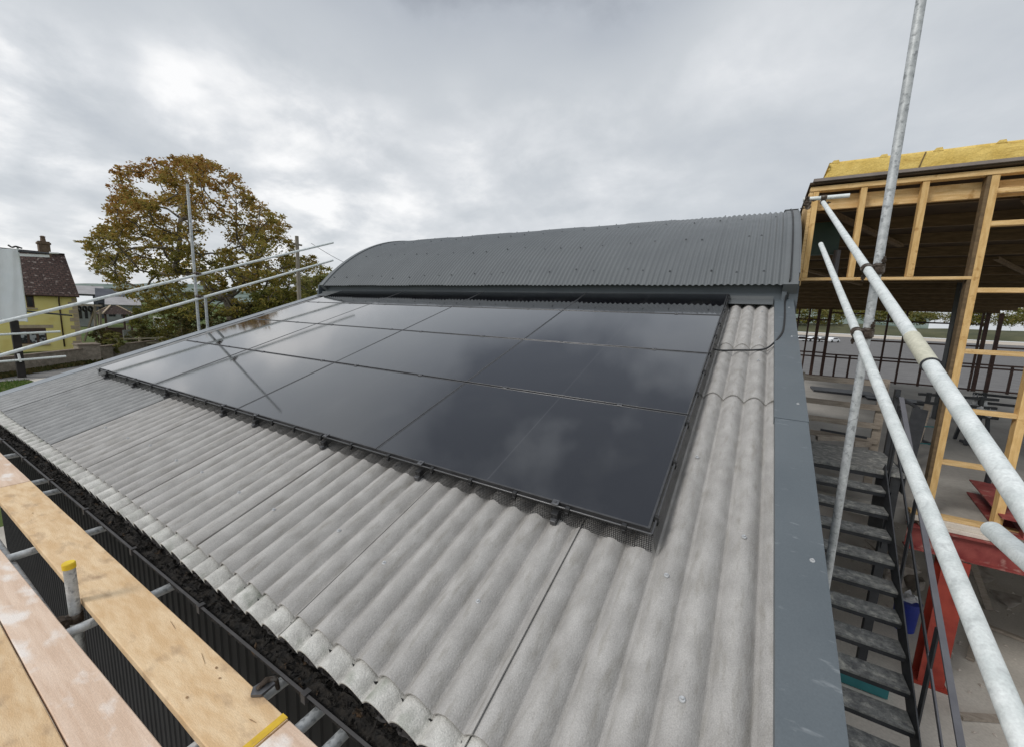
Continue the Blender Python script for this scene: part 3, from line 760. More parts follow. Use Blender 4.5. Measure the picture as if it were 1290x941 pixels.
coupler((q0.x + .06, tp.y, tp.z - .04), (0, 1, .2), (0, 0, 1), 'rusty coupler hanging below the short horizontal tube')
ka = ra0 + dA * ((ra0.y - 1.42) / -dA.y); kb = rb0 + dB * ((rb0.y - 1.42) / -dB.y)
coupler(ka, dA, (1, 0, 0), 'rusty coupler joining the sleeved guard tube to the tall pole')
coupler(kb, dB, (1, 0, 0), 'rusty coupler joining the lower guard tube to the tall pole')
coupler((XP, 1.42, ka.z), (0, 0, 1), (-1, .3, 0), 'rusty coupler gripping the tall pole behind the sleeved guard tube')
coupler((XP, 1.42, kb.z), (0, 0, 1), (-1, .3, 0), 'rusty coupler gripping the tall pole behind the lower guard tube')

# left gable: two sloping guard tubes, two poles
XG = -1.22
la0, la1 = Vector((XG, -1.9, .16)), Vector((XG, 4.84, 2.61))
lb0, lb1 = Vector((XG, -1.9, -.31)), Vector((XG, 4.82, 2.17))
tube_thing(la0, la1, 'upper pale guard tube sloping across in front of the autumn tree', 'galv_pale', 'sloping guard tubes at the far gable')
tube_thing(lb0, lb1, 'lower pale guard tube sloping across in front of the autumn tree', 'galv_pale', 'sloping guard tubes at the far gable')
tube_thing((-1.27, 1.82, G), (-1.27, 1.80, 3.19), 'upright galvanised pole carrying the sloping tubes, bright against the tree', 'galv')
tube_thing((-1.30, 1.97, G), (-1.30, 1.97, 1.12), 'short upright tube doubled behind the far gable pole', 'galv')
tg = thing('telegraph_pole', (0, 0, G), 'weathered wooden pole standing between the sloping tubes and the pale tree', 'pole')
q = atd(375.5, 340, 25); q2 = atd(374, 299, 25); tg.location = (q.x, q.y, G)
MB().tube((q.x, q.y, G), (q.x, q.y, q2.z), .15, 12, .105).build('shaft', M['wood_grey'], tg)
MB().box((q.x - .05, q.y - .3, q2.z - .55), (q.x + .05, q.y + .3, q2.z - .45)).build('crossarm', M['wood_grey'], tg)
coupler((-1.25, 1.82, 1.11), (0, 0, 1), (1, 0, 0), 'coupler at the crossing of the lower sloping tube and the far pole')
coupler((-1.25, 1.82, 1.545), (0, 0, 1), (1, 0, 0), 'coupler at the crossing of the upper sloping tube and the far pole')

# ------------------------------------------------------------------ working platform on the left
ZB = -.6; BT = .038
def board(x0, x1, yr0, yr1, yl0, yl1, label, m, zt=ZB, sag=0, band=None, marks=0):
    t = thing('scaffold_board', ((x0 + x1) / 2, (yr0 + yl0) / 2, zt - BT), label, 'scaffold board', 'timber boards of the working platform')
    mb = MB(); n = 40; vs = []
    def row(x, k):
        yr = yr0 + (yr1 - yr0) * k; yl = yl0 + (yl1 - yl0) * k
        w = .0012 * mnoise.noise(Vector((x * 7, yr0 * 9, 0))) ; wv = .0025 * mnoise.noise(Vector((x * 1.1, yl0 * 5, 2)))
        e = .003
        return [(x, yl + w, zt - BT + wv), (x, yr + w, zt - BT + wv), (x, yr + w, zt - e + wv), (x, yr - e + w, zt + wv), (x, yl + e + w, zt + wv), (x, yl + w, zt - e + wv)]
    for k in range(n + 1): vs += row(x0 + (x1 - x0) * k / n, k / n)
    fs = [(5, 4, 3, 2, 1, 0), tuple(n * 6 + q for q in range(6))]
    for k in range(n):
        for q in range(6): fs.append((k * 6 + q, k * 6 + (q + 1) % 6, k * 6 + 6 + (q + 1) % 6, k * 6 + 6 + q))
    mb.add(vs, fs); mb.build('plank', m, t)
    for bx in (band or []):
        k = (bx - x0) / (x1 - x0); yr = yr0 + (yr1 - yr0) * k; yl = yl0 + (yl1 - yl0) * k
        MB().box((bx - .016, yl - .0015, zt - BT - .001), (bx + .016, yr + .0015, zt + .0022)).build('end_band', M['yellow_band'], t)
    for q in range(marks):                      # knots and splits
        x = rnd.uniform(x0 + .1, x1 - .1); k = (x - x0) / (x1 - x0); yr = yr0 + (yr1 - yr0) * k; yl = yl0 + (yl1 - yl0) * k
        y = rnd.uniform(yl + .02, yr - .02); mb = MB(); a, b = rnd.choice([(.007, .0045), (.009, .005), (.03, .0012), (.04, .0011), (.02, .0016), (.006, .004)]); ang = rnd.uniform(-.25, .25)
        z = zt + .0028
        ring = []
        for i in range(10):
            tt = 2 * math.pi * i / 10; rr = 1 + .25 * rnd.random()
            ex, ey = a * rr * math.cos(tt), b * rr * math.sin(tt)
            ring.append((x + ex * math.cos(ang) - ey * math.sin(ang), y + ex * math.sin(ang) + ey * math.cos(ang), z))
        mb.add(ring, [tuple(range(10))]); mb.build('knot', M['mark'], t)
    return t
board(2.84, 6.765, -1.185, -1.19, -1.41, -1.41, 'clean orange board nearest the gutter, ending at the yellow band', M['board'], band=[6.745], marks=8)
board(6.775, 10.6, -1.19, -1.19, -1.41, -1.41, 'pinkish board nearest the gutter, butting the yellow band at the bottom edge', M['board_pink'], marks=4)
board(-1.2, 2.83, -1.18, -1.185, -1.405, -1.41, 'dull far board nearest the gutter at the left edge of the view', M['board_pink'], marks=4)
board(2.2, 7.4, -1.585, -1.475, -1.672, -1.672, 'pink cement-smeared board in the middle of the platform', M['board_pink'], marks=8)
board(4.9, 9.2, -1.678, -1.678, -1.905, -1.905, 'bright orange board in the bottom left corner of the view', M['board'], marks=5)
board(4.9, 9.2, -1.915, -1.915, -2.14, -2.14, 'outermost board under the viewer at the left edge', M['board_pink'])
xs = [(.55, 'first'), (1.6, ''), (2.72, ''), (3.1, ''), (4.21, ''), (5.37, ''), (6.53, ''), (6.79, ''), (6.955, ''), (8.1, '')]
names = ['farthest transom tube below the platform at the left edge', 'transom tube under the far dull board', 'farther of the paired transom tubes left of the gutter', 'nearer of the paired transom tubes left of the gutter', 'lone transom tube crossing the dark gap midway', 'transom tube beside the yellow capped upright', 'transom tube under the bent board clip', 'transom tube under the yellow board band', 'transom tube just past the yellow board band', 'transom tube below the bottom edge of the view']
for (x, _), nm in zip(xs, names):
    tube_thing((x, -1.0, ZB - BT - TR), (x, -2.3, ZB - BT - TR), 'galvanised ' + nm, 'galv', 'transom tubes under the platform boards')
tube_thing((-1.2, -1.515, ZB - BT - 3 * TR), (10, -1.515, ZB - BT - 3 * TR), 'long ledger tube seen in the gap between the boards', 'galv')
up = thing('scaffold_tube', (5.2, -1.44, G), 'upright tube end with a yellow plastic cap between the boards', 'scaffold tube')
MB().tube((5.2, -1.44, G), (5.2, -1.44, -.395), TR, 20).build('tube', M['galv'], up)
mb = MB(); mb.tube((5.2, -1.44, -.40), (5.2, -1.44, -.372), .027, 20); mb.tube((5.2, -1.44, -.372), (5.2, -1.44, -.367), .027, 20, .024); mb.build('cap', M['yellow'], up)
coupler((5.2, -1.44, -.69), (0, 0, 1), (0, -1, 0), 'coupler at the foot of the yellow capped upright')
pc = onz(333, 866, ZB)
bc = thing('board_clip', pc, 'bent grey steel clip hooked over the board edge by the gutter', 'board clip')
mb = MB()
mb.prism([pc + Vector(q) for q in ((-.03, -.03, .003), (.0, -.055, .003), (.035, -.03, .003), (.03, .03, .003), (-.02, .03, .003))], (0, 0, .012)); mb.build('plate', M['clamp'], bc)
mb = MB(); mb.path([pc + Vector(q) for q in ((0, -.03, .02), (0, .01, .03), (.004, .045, .01), (.004, .055, -.05))], [.009, .012, .012, .008], 8); mb.build('hook', M['fitting'], bc)

# ------------------------------------------------------------------ trees and plants
def leaf_cards(mb, c, rad, n, size, shell=.55, flat=1.0):
    for _ in range(n):
        d = Vector((rnd.gauss(0, 1), rnd.gauss(0, 1), rnd.gauss(0, 1))).normalized()
        q = (shell + (1 - shell) * rnd.random()) if rnd.random() < .7 else rnd.random()
        p = c + Vector((d.x * rad[0], d.y * rad[1], d.z * rad[2])) * q
        a = Vector((rnd.gauss(0, 1), rnd.gauss(0, 1), rnd.gauss(0, .7))).normalized()
        b = a.cross(Vector((rnd.gauss(0, 1), rnd.gauss(0, 1), rnd.gauss(0, 1)))).normalized()
        s = size * rnd.uniform(.6, 1.25)
        mb.add([p - a * s, p + b * s * .55, p + a * s, p - b * s * .55], [(0, 1, 2, 3)])
def inside(poly, x, y):
    c = False; j = len(poly) - 1
    for i in range(len(poly)):
        if (poly[i][1] > y) != (poly[j][1] > y) and x < (poly[j][0] - poly[i][0]) * (y - poly[i][1]) / (poly[j][1] - poly[i][1]) + poly[i][0]: c = not c
        j = i
    return c
def grow_tree(name, label, base, fork, clumps, r0, leafm, nleaf, lsize, cat='tree', group=None, twigs=3, bark='bark', cfrac=.9):
    """clumps: (centre, radii, density). Limbs run from the fork to every clump, joining limbs that are already there."""
    t = thing(name, base, label, cat, group)
    wood = MB(); base = Vector(base); fork = Vector(fork)
    nodes = [(fork, None)]; parent = {0: None}
    flare = [r0 * 1.55, r0 * 1.12, r0, r0 * .97]
    tr = [base - Vector((0, 0, .2)), base.lerp(fork, .12), base.lerp(fork, .5) + Vector((.1, .06, 0)), fork]
    wood.path(tr, flare, 12)
    order = sorted(range(len(clumps)), key=lambda i: (Vector(clumps[i][0]) - fork).length)
    pos = [fork]; par = [-1]
    for i in order:
        c = Vector(clumps[i][0]); best, bd = 0, 1e9
        for k, p in enumerate(pos):
            d = (c - p).length + .32 * (p - fork).length
            if (c - fork).length < (p - fork).length * .9: continue
            if d < bd: best, bd = k, d
        k = best; p = pos[k]; n = max(2, int((c - p).length / 1.1))
        side = Vector((rnd.gauss(0, 1), rnd.gauss(0, 1), rnd.gauss(0, .6))) * .1 * (c - p).length
        up_ = Vector((0, 0, 1)) * .10 * (c - p).length
        for q in range(1, n + 1):
            f = q / n
            pos.append(p.lerp(c, f) + (side + up_) * math.sin(f * math.pi) + Vector((rnd.gauss(0, .05), rnd.gauss(0, .05), rnd.gauss(0, .05))))
            par.append(k); k = len(pos) - 1
    w = [0.0] * len(pos)
    kids = [0] * len(pos)
    for i in range(1, len(pos)): kids[par[i]] += 1
    for i in range(len(pos) - 1, 0, -1):
        if kids[i] == 0: w[i] += 1
        w[par[i]] += w[i]
    tot = max(w[0], 1)
    rad = [max(.018, r0 * (x / tot) ** .52) for x in w]
    for i in range(1, len(pos)):
        a, b = pos[par[i]], pos[i]
        if (b - a).length > 1e-4: wood.path([a, b], [min(rad[par[i]], rad[i] * 1.25), rad[i]], 6 if rad[i] < .12 else 9)
    crown = MB()
    tw = sum(c[1][0] * c[1][2] * c[2] for c in clumps)
    for c, rr, dens in clumps:
        c = Vector(c)
        n = int(nleaf * rr[0] * rr[2] * dens / tw)
        for _ in range(twigs):                        # twigs with a puff of leaves at the end
            d = Vector((rnd.gauss(0, 1), rnd.gauss(0, 1), rnd.gauss(.25, .8))).normalized()
            e_ = c + Vector((d.x * rr[0], d.y * rr[1], d.z * rr[2])) * rnd.uniform(.55, .95)
            wood.path([c, c.lerp(e_, .5) + Vector((0, 0, .06)), e_], [.03, .02, .009], 4)
            leaf_cards(crown, e_, (rr[0] * .42, rr[1] * .42, rr[2] * .36), int(n * .5 / twigs), lsize, .2)
        leaf_cards(crown, c, rr, int(n * .5), lsize, .45)
    wood.build('trunk', M[bark], t); crown.build('crown', leafm if not isinstance(leafm, str) else M[leafm], t)
    return t
def px_clumps(poly, n, depth, dd, rpx, dens=lambda x, y: 1.0, seed=1, mind=None):
    rr = random.Random(seed); xs = [p[0] for p in poly]; ys = [p[1] for p in poly]; out = []; tries = 0
    mind = mind or rpx * .95
    while len(out) < n and tries < 9000:
        tries += 1
        x, y = rr.uniform(min(xs), max(xs)), rr.uniform(min(ys), max(ys))
        if not inside(poly, x, y): continue
        d = depth + rr.uniform(-dd, dd)
        if any((x - a) ** 2 + (y - b) ** 2 + ((d - e_) * 9) ** 2 < mind ** 2 for a, b, e_ in [o[3] for o in out]): continue
        k = dens(x, y)
        if rr.random() > k: continue
        s = rpx * rr.uniform(.75, 1.25) * d / F_PX
        out.append((atd(x, y, d), (s * 1.2, s * 1.2, s * .8), k, (x, y, d)))
    return [o[:3] for o in out]
# the big autumn tree
D = 37.0
crown_poly = [(118, 300), (112, 325), (124, 340), (148, 354), (165, 372), (200, 388), (235, 400), (280, 392), (330, 398), (375, 388), (404, 368), (412, 345), (378, 320), (352, 298), (350, 280), (318, 252), (292, 226), (266, 207), (238, 203), (200, 206), (158, 216), (150, 233), (142, 262), (140, 285)]
def dens_main(x, y):
    e = ((x - 268) / 62) ** 2 + ((y - 285) / 45) ** 2
    return .72 if e < .55 else (.9 if e < 1 else 1)
cl = px_clumps(crown_poly, 260, D, 6.5, 11, dens_main, 5, 9.5)
for i in range(len(crown_poly)):             # an uneven rim of smaller clumps
    a, b = crown_poly[i], crown_poly[(i + 1) % len(crown_poly)]
    k = max(1, int(math.hypot(a[0] - b[0], a[1] - b[1]) / 13))
    for q in range(k):
        f = (q + rnd.random()) / k; d = D + rnd.uniform(-3.5, 3.5); s = rnd.uniform(6, 11) * d / F_PX
        cl.append((atd(a[0] + (b[0] - a[0]) * f, a[1] + (b[1] - a[1]) * f, d), (s * 1.3, s * 1.3, s * .8), 1.0))
tb = atd(296, 460, D); tb.z = G
grow_tree('autumn_tree', 'huge broad sycamore turning orange and brown behind the sloping tubes', tb, atd(289, 376, D), cl, .44, 'leaf_main', 56000, .13)
# smaller trees and hedge shrubs behind the gable
def simple_tree(label, x, ytop, ybase, wpx, depth, leafm, nl, ls, n, seed, cat='tree', name='garden_tree', group=None, fork=.45):
    poly = []
    for k in range(14):
        a = 2 * math.pi * k / 14; rr = 1 + .16 * math.sin(3 * a + seed) + .1 * math.sin(5 * a + 2 * seed)
        poly.append((x + wpx / 2 * rr * math.cos(a), (ytop + ybase) / 2 + (ybase - ytop) / 2 * rr * math.sin(a)))
    cl = px_clumps(poly, n, depth, wpx / 2 * depth / F_PX * .6, wpx / 6.5, seed=seed)
    b = atd(x, ybase, depth); b.z = G
    tp = atd(x, ytop, depth).z
    f = Vector((b.x, b.y, G + (tp - G) * fork))
    return grow_tree(name, label, b, f, cl, .16 if cat == 'tree' else .05, leafm, nl, ls, cat, group, 2)
simple_tree('pale yellow-green tree behind the top ends of the sloping tubes', 402, 345, 405, 62, 30, 'leaf_pale', 9000, .10, 34, 3)
simple_tree('dull olive tree low beside the big trunk, near the far weathered pole', 356, 362, 412, 70, 33, 'leaf_olive', 8000, .11, 32, 9)
simple_tree('dark rusty shrub under the left side of the big autumn tree', 205, 378, 432, 62, 41, 'leaf_olive', 7000, .11, 28, 11, 'shrub', 'shrub', None, .3)
simple_tree('dark brown hedge shrub left of the big trunk', 252, 392, 438, 58, 33, 'leaf_dark', 6500, .10, 26, 14, 'shrub', 'shrub', None, .3)
simple_tree('dark hedge shrub right of the big trunk', 322, 388, 432, 64, 34, 'leaf_dark', 6500, .10, 26, 15, 'shrub', 'shrub', None, .3)
simple_tree('green shrub tucked beside the gable verge under the pale tree', 385, 372, 415, 44, 28, 'leaf_olive', 4500, .09, 20, 17, 'shrub', 'shrub', None, .3)
simple_tree('clipped dark evergreen bush behind the stone wall', 129, 414, 442, 26, 36, 'leaf_dark', 3500, .08, 16, 21, 'bush', 'garden_bush', None, .3)
simple_tree('brownish straggling bush behind the stone wall beside the pale gatepost', 143, 419, 444, 22, 35, 'leaf_pale', 2600, .08, 14, 22, 'bush', 'garden_bush', None, .3)
simple_tree('low brambles beside the white garden frame', 178, 414, 438, 34, 40, 'weed', 2800, .09, 18, 24, 'bush', 'garden_bush', None, .3)
simple_tree('ragged rusty brambles right of the white garden frame', 226, 408, 438, 34, 38, 'weed', 3000, .09, 18, 25, 'bush', 'garden_bush', None, .3)

# ------------------------------------------------------------------ yellow house
HA, HB = Vector((-47.214, 5.353, G)), Vector((-49.285, 10.84, G))
hs = Vector((-.05, -.9987, 0)); hn = Vector((hs.y, -hs.x, 0)).normalized()
if hn.x < 0: hn = -hn                          # outward, towards the barn
def hp(s, t, z): return HB + hs * s - hn * t + Vector((0, 0, z - G))
def fac(x, y):                                 # pixel on the facade -> (s, z)
    d = ray(x, y); k = (HB - CAM).dot(hn) / d.dot(hn); p = CAM + d * k
    return (p - HB).dot(hs), p.z
house = thing('house', HB, 'yellow rendered house with a brown tiled roof and stone quoins across the lane', 'house')
EZ = fac(93, 372)[1]; HL, HD = 15.0, 7.4
RZ = EZ + 3.9
wl = MB(); wl.prism([hp(0, 0, G - .3), hp(0, 0, EZ), hp(0, HD / 2, RZ - .15), hp(0, HD, EZ), hp(0, HD, G - .3)], hs * HL); wl.build('wall', M['yellow_render'], house)
mb = MB(); q = .16
mb.hexa([hp(-q, -.35, EZ - .22), hp(HL, -.35, EZ - .22), hp(HL, HD / 2, RZ), hp(-q, HD / 2, RZ), hp(-q, -.35, EZ - .10), hp(HL, -.35, EZ - .10), hp(HL, HD / 2, RZ + .12), hp(-q, HD / 2, RZ + .12)])
mb.hexa([hp(-q, HD / 2, RZ), hp(HL, HD / 2, RZ), hp(HL, HD + .35, EZ - .22), hp(-q, HD + .35, EZ - .22), hp(-q, HD / 2, RZ + .12), hp(HL, HD / 2, RZ + .12), hp(HL, HD + .35, EZ - .10), hp(-q, HD + .35, EZ - .10)])
rf = mb.build('roof', M['tiles'], house)
def roof_uv(c):
    p = c + Vector(house.location); return ((p - HB).dot(hs), -(p - HB).dot(hn) * 1.45)
uv_plane(rf, roof_uv)
mb = MB(); mb.path([hp(-q, HD / 2, RZ + .12), hp(HL, HD / 2, RZ + .12)], .11, 8); mb.build('ridge_tiles', M['tiles2'], rf)
sc_, _ = fac(66, 330)
c0 = sc_ - .1
mb = MB()
def cbox(s0, s1, t0, t1, z0, z1): mb.hexa([hp(s0, t0, z0), hp(s0, t1, z0), hp(s1, t1, z0), hp(s1, t0, z0), hp(s0, t0, z1), hp(s0, t1, z1), hp(s1, t1, z1), hp(s1, t0, z1)])
cz = RZ + 1.2
cbox(c0 - .38, c0 + .38, HD / 2 - .4, HD / 2 + .4, RZ - .8, cz); cbox(c0 - .45, c0 + .45, HD / 2 - .47, HD / 2 + .47, cz - .28, cz - .1)
ch = mb.build('chimney', M['brick'], rf)
mb = MB(); mb.tube(hp(c0, HD / 2, cz), hp(c0, HD / 2, cz + .45), .2, 10, .16); mb.tube(hp(c0, HD / 2, cz + .45), hp(c0, HD / 2, cz + .55), .24, 10, .1)
mb.build('chimney_pot', M['brick'], rf)
def panel_on(name, s0, s1, z0, z1, t0, t1, m, parent):
    mb = MB(); mb.hexa([hp(s0, t0, z0), hp(s0, t1, z0), hp(s1, t1, z0), hp(s1, t0, z0), hp(s0, t0, z1), hp(s0, t1, z1), hp(s1, t1, z1), hp(s1, t0, z1)])
    return mb.build(name, m, parent)
def window(x0, y0, x1, y1, npan, dark):
    (sa, za), (sb, zb) = fac(x0, y0), fac(x1, y1)
    s0, s1 = min(sa, sb), max(sa, sb); z0, z1 = min(za, zb), max(za, zb)
    w = panel_on('window', s0, s1, z0, z1, -.02, .1, M['brown_trim'], house)
    for k in range(npan):
        a = s0 + (s1 - s0) * k / npan; b = s0 + (s1 - s0) * (k + 1) / npan
        panel_on('pane', a + .09, b - .09, z0 + .1, z1 - (.1 if dark else .32), -.028, .05, M['pane_dark'] if dark else M['pane'], w)
    panel_on('sill', s0 - .15, s1 + .15, z0 - .16, z0 - .02, -.12, .02, M['quoin'], w)
    if not dark: panel_on('lintel', s0 - .5, s1 + .25, z1 + .02, z1 + .30, -.03, .02, M['quoin'], w)
window(22, 414, 60, 433, 3, False); window(32, 373, 44, 388, 1, True)
for k in range(13):                            # quoins, long and short
    z = G + .1 + k * (EZ - G - .4) / 13; w_ = .62 if k % 2 else .36
    panel_on('quoin', -.02, w_, z, z + (EZ - G - .4) / 13 - .03, -.03, .3, M['quoin'], house)
s_, z_ = fac(73, 373)
mb = MB(); mb.path([hp(s_, -.36, EZ - .25), hp(s_, -.1, EZ - .6), hp(s_, -.08, EZ - .9), hp(s_, -.08, G + .3)], .055, 8); mb.build('downpipe', M['brown_trim'], house)
mb = MB(); mb.path([hp(-.1, -.40, EZ - .17), hp(HL, -.40, EZ - .17)], .07, 8); mb.build('gutter', M['brown_trim'], house)
# white sheeted scaffold in front of it
XS = -31.6
def sp(x, y, dx=0): p = onx(x, y, XS + dx); return p
sh = MB()
A, B_, C_, D_ = sp(-26, 312), sp(22, 314.5), sp(34, 405), sp(-22, 408)
def sheetf(i, j):
    p = (A.lerp(B_, i)).lerp(D_.lerp(C_, i), j)
    return p + Vector((.05 * math.sin(i * 17 + j * 3) + .03 * mnoise.noise(Vector((i * 6, j * 9, 1))), 0, 0))
sh.grid(24, 20, sheetf)
tag(sh.build('sheeting', M['sheet']), 'white scaffold sheeting hanging in front of the yellow house', 'sheeting')
post = MB(); pb, pt = sp(28, 477), sp(14.5, 383)
pb2 = Vector((XS, pb.y, G)); post.box((XS - .16, pb.y - .17, G - .1), (XS + .14, pb.y + .17, sp(17, 404).z), .02)
tag(post.build('post', M['post_black']), 'thick black post standing in the grass below the white sheeting', 'post')
def stube(x0, y0, x1, y1, lab, m, r=.05, dx=.22):
    tube_thing(sp(x0, y0, dx), sp(x1, y1, dx), lab, m, 'tubes round the white sheeting', r=r)
stube(23, 317, 62, 320, 'dark tube above the brown tiles beside the chimney', 'steel_dark', .06)
stube(62, 319, 74, 319.5, 'white capped tube end in front of the chimney', 'white', .06)
stube(34, 392.5, 91, 398, 'dark tube crossing the yellow wall below the sheeting', 'steel_dark', .055)
stube(-20, 423, 76, 418, 'pale tube crossing the ground floor window', 'galv_pale', .07)
stube(-20, 457.5, 83, 449, 'pale low tube in front of the stone wall', 'galv_pale', .07)
stube(23, 446, 26, 456, 'short white upright on the low tube', 'white', .06)
stube(22, 312, 34, 406, 'pale upright tube edging the white sheeting', 'galv_pale', .05, -.1)
pk = MB(); a, b = sp(25, 321.5, .1), sp(62, 323.2, .1); pk.beam(a, b, .12, .16); tag(pk.build('plank', M['white']), 'white plank along the top of the brown tiled roof', 'plank')
tag(MB().path(smooth_path([sp(10, 309), sp(15, 312), sp(20, 311), sp(25, 312.5), sp(28, 313.5)]), .05, 6).build('strap', M['post_black']), 'loose black strap curling at the top of the white sheeting', 'strap')

# stone garden wall with a gate pillar
def wall_run(name, p0, p1, h, label, m, cap, th=.3):
    p0, p1 = Vector(p0), Vector(p1); d = (p1 - p0).normalized(); nn = Vector((-d.y, d.x, 0)) * th / 2
    t = thing(name, p0.lerp(p1, .5), label, 'wall')
    Z = Vector((0, 0, 1))
    MB().hexa([p0 - nn, p1 - nn, p1 + nn, p0 + nn, p0 - nn + Z * h, p1 - nn + Z * h, p1 + nn + Z * h, p0 + nn + Z * h]).build('wall', m, t)
    n2 = nn * 1.25
    MB().hexa([p0 - n2 + Z * h, p1 - n2 + Z * h, p1 + n2 + Z * h, p0 + n2 + Z * h, p0 - n2 + Z * (h + .1), p1 - n2 + Z * (h + .1), p1 + n2 + Z * (h + .1), p0 + n2 + Z * (h + .1)]).build('coping', cap, t)
    return t
wp0, wp1, wp2 = onz(-60, 482, G), onz(104, 457.5, G), onz(119, 455, G)
WH = ony(106, 441.5, wp1.y).z - G
wall_run('stone_wall', wp0, wp1, WH, 'long rubble stone wall in front of the yellow house', M['stone'], M['coping'])
wall_run('stone_wall', wp2, onz(330, 424, G), WH * 1.0, 'rubble stone wall running right of the gate pillar under the pale rail', M['stone'], M['coping'])
pc_ = (wp1 + wp2) / 2
pil = thing('gate_pillar', pc_, 'square stone gate pillar between the two stone walls', 'pillar')
hw = (wp2 - wp1).length / 2 - .02
MB().box((pc_.x - hw, pc_.y - hw, G), (pc_.x + hw, pc_.y + hw, G + WH + .3)).build('shaft', M['stone'], pil)
MB().box((pc_.x - hw - .06, pc_.y - hw - .06, G + WH + .3), (pc_.x + hw + .06, pc_.y + hw + .06, G + WH + .42)).build('cap', M['coping'], pil)
# weeds along the wall foot, grass by the lane
mb = MB()
for _ in range(2600):
    f = rnd.random(); p = wp0.lerp(wp2, f) + Vector((rnd.uniform(.15, 1.0), rnd.uniform(-.3, .5), 0)); hgt = rnd.uniform(.05, .28)
    a = Vector((rnd.gauss(0, 1), rnd.gauss(0, 1), 0)).normalized() * rnd.uniform(.05, .12); tip = Vector((rnd.gauss(0, .06), rnd.gauss(0, .06), hgt))
    mb.add([p - a, p + a, p + tip + a * .4, p + tip - a * .4], [(0, 1, 2, 3)])
tag(mb.build('weeds', M['weed']), 'low weeds and fallen leaves along the foot of the stone wall', 'weeds', kind='stuff')
mb = MB()
for _ in range(9000):
    p = Vector((rnd.uniform(-30.4, -20), rnd.uniform(-6, 4.0), G - .06)); hgt = rnd.uniform(.06, .22)
    a = Vector((rnd.gauss(0, 1), rnd.gauss(0, 1), 0)).normalized() * rnd.uniform(.015, .04); tip = Vector((rnd.gauss(0, .05), rnd.gauss(0, .05), hgt))
    mb.add([p - a, p + a, p + tip], [(0, 1, 2)])
tag(mb.build('grass', M['blade']), 'bright green grass growing beside the lane', 'grass', kind='stuff')

# ------------------------------------------------------------------ garden behind the wall
def rail_fence(pts, zs, r, label, m, posts=6, name='rail_fence'):
    t = thing(name, pts[0], label, 'fence'); p0, p1 = Vector(pts[0]), Vector(pts[1]); d = p1 - p0
    for k in range(posts):
        p = p0 + d * (k / (posts - 1)); MB().box((p.x - r * 1.3, p.y - r * 1.3, G), (p.x + r * 1.3, p.y + r * 1.3, G + zs[-1] + .12)).build('post', m, t)
    for z in zs:
        MB().beam(p0 + Vector((0, 0, z)), p1 + Vector((0, 0, z)), r, r * 2.2).build('rail', m, t)
f0, f1 = atd(146, 437, 37), atd(300, 424, 46); f0.z = f1.z = G
rail_fence((f0, f1), (1.0, 1.45), .06, 'pale timber rail fence just behind the stone wall', M['wood_pale'], 7)
g0, g1 = atd(160, 410, 55), atd(300, 405, 60); g0.z = g1.z = G
rail_fence((g0, g1), (.5, 1.0, 1.45), .06, 'dark rail fence across the field behind the white frame', M['wood_grey'], 9)
gp = atd(145.5, 436, 37.5)
tag(MB().box((gp.x - .16, gp.y - .16, G), (gp.x + .16, gp.y + .16, atd(145, 427, 37.5).z), .02).build('gatepost', M['wood_pale']), 'pale stone gatepost rising behind the wall by the brown bush', 'gatepost')
# little tiled shelter
gc = atd(148, 430, 50); gc.z = G
sx = .0985 * 17
hh = thing('garden_shelter', gc, 'small open shelter with a steep brown tiled roof in the garden', 'shelter')
ze, zt = atd(146, 396, 50).z, atd(143, 385.5, 50).z
for dx in (-1.15, 1.15):
    for dy in (-1.15, 1.15):
        MB().box((gc.x + dx - .09, gc.y + dy - .09, G), (gc.x + dx + .09, gc.y + dy + .09, ze)).build('post', M['brown_trim'], hh)
mb = MB(); e = 1.5; mb.add([(gc.x - e, gc.y - e, ze), (gc.x + e, gc.y - e, ze), (gc.x + e, gc.y + e, ze), (gc.x - e, gc.y + e, ze), (gc.x, gc.y - .3, zt), (gc.x, gc.y + .3, zt)], [(0, 1, 4), (1, 2, 5, 4), (2, 3, 5), (3, 0, 4, 5), (3, 2, 1, 0)])
r_ = mb.build('roof', M['tiles2'], hh); uv_plane(r_, lambda c: (c.y, c.z * 1.5))
mb = MB()
for s1_ in (-1, 1):
    for s2_ in (-1, 1): mb.beam((gc.x + s1_ * e, gc.y + s2_ * e, ze + .04), (gc.x, gc.y + s2_ * .3, zt + .05), .14, .08)
mb.build('hip_tiles', M['quoin'], r_)
MB().box((gc.x - 1.2, gc.y - 1.2, G), (gc.x - .95, gc.y + 1.2, G + 1.5)).build('back_panel', M['brown_trim'], hh)
MB().box((gc.x + .9, gc.y + .3, G), (gc.x + 1.2, gc.y + 1.2, G + 1.3)).build('side_panel', M['shed_wall'], hh)
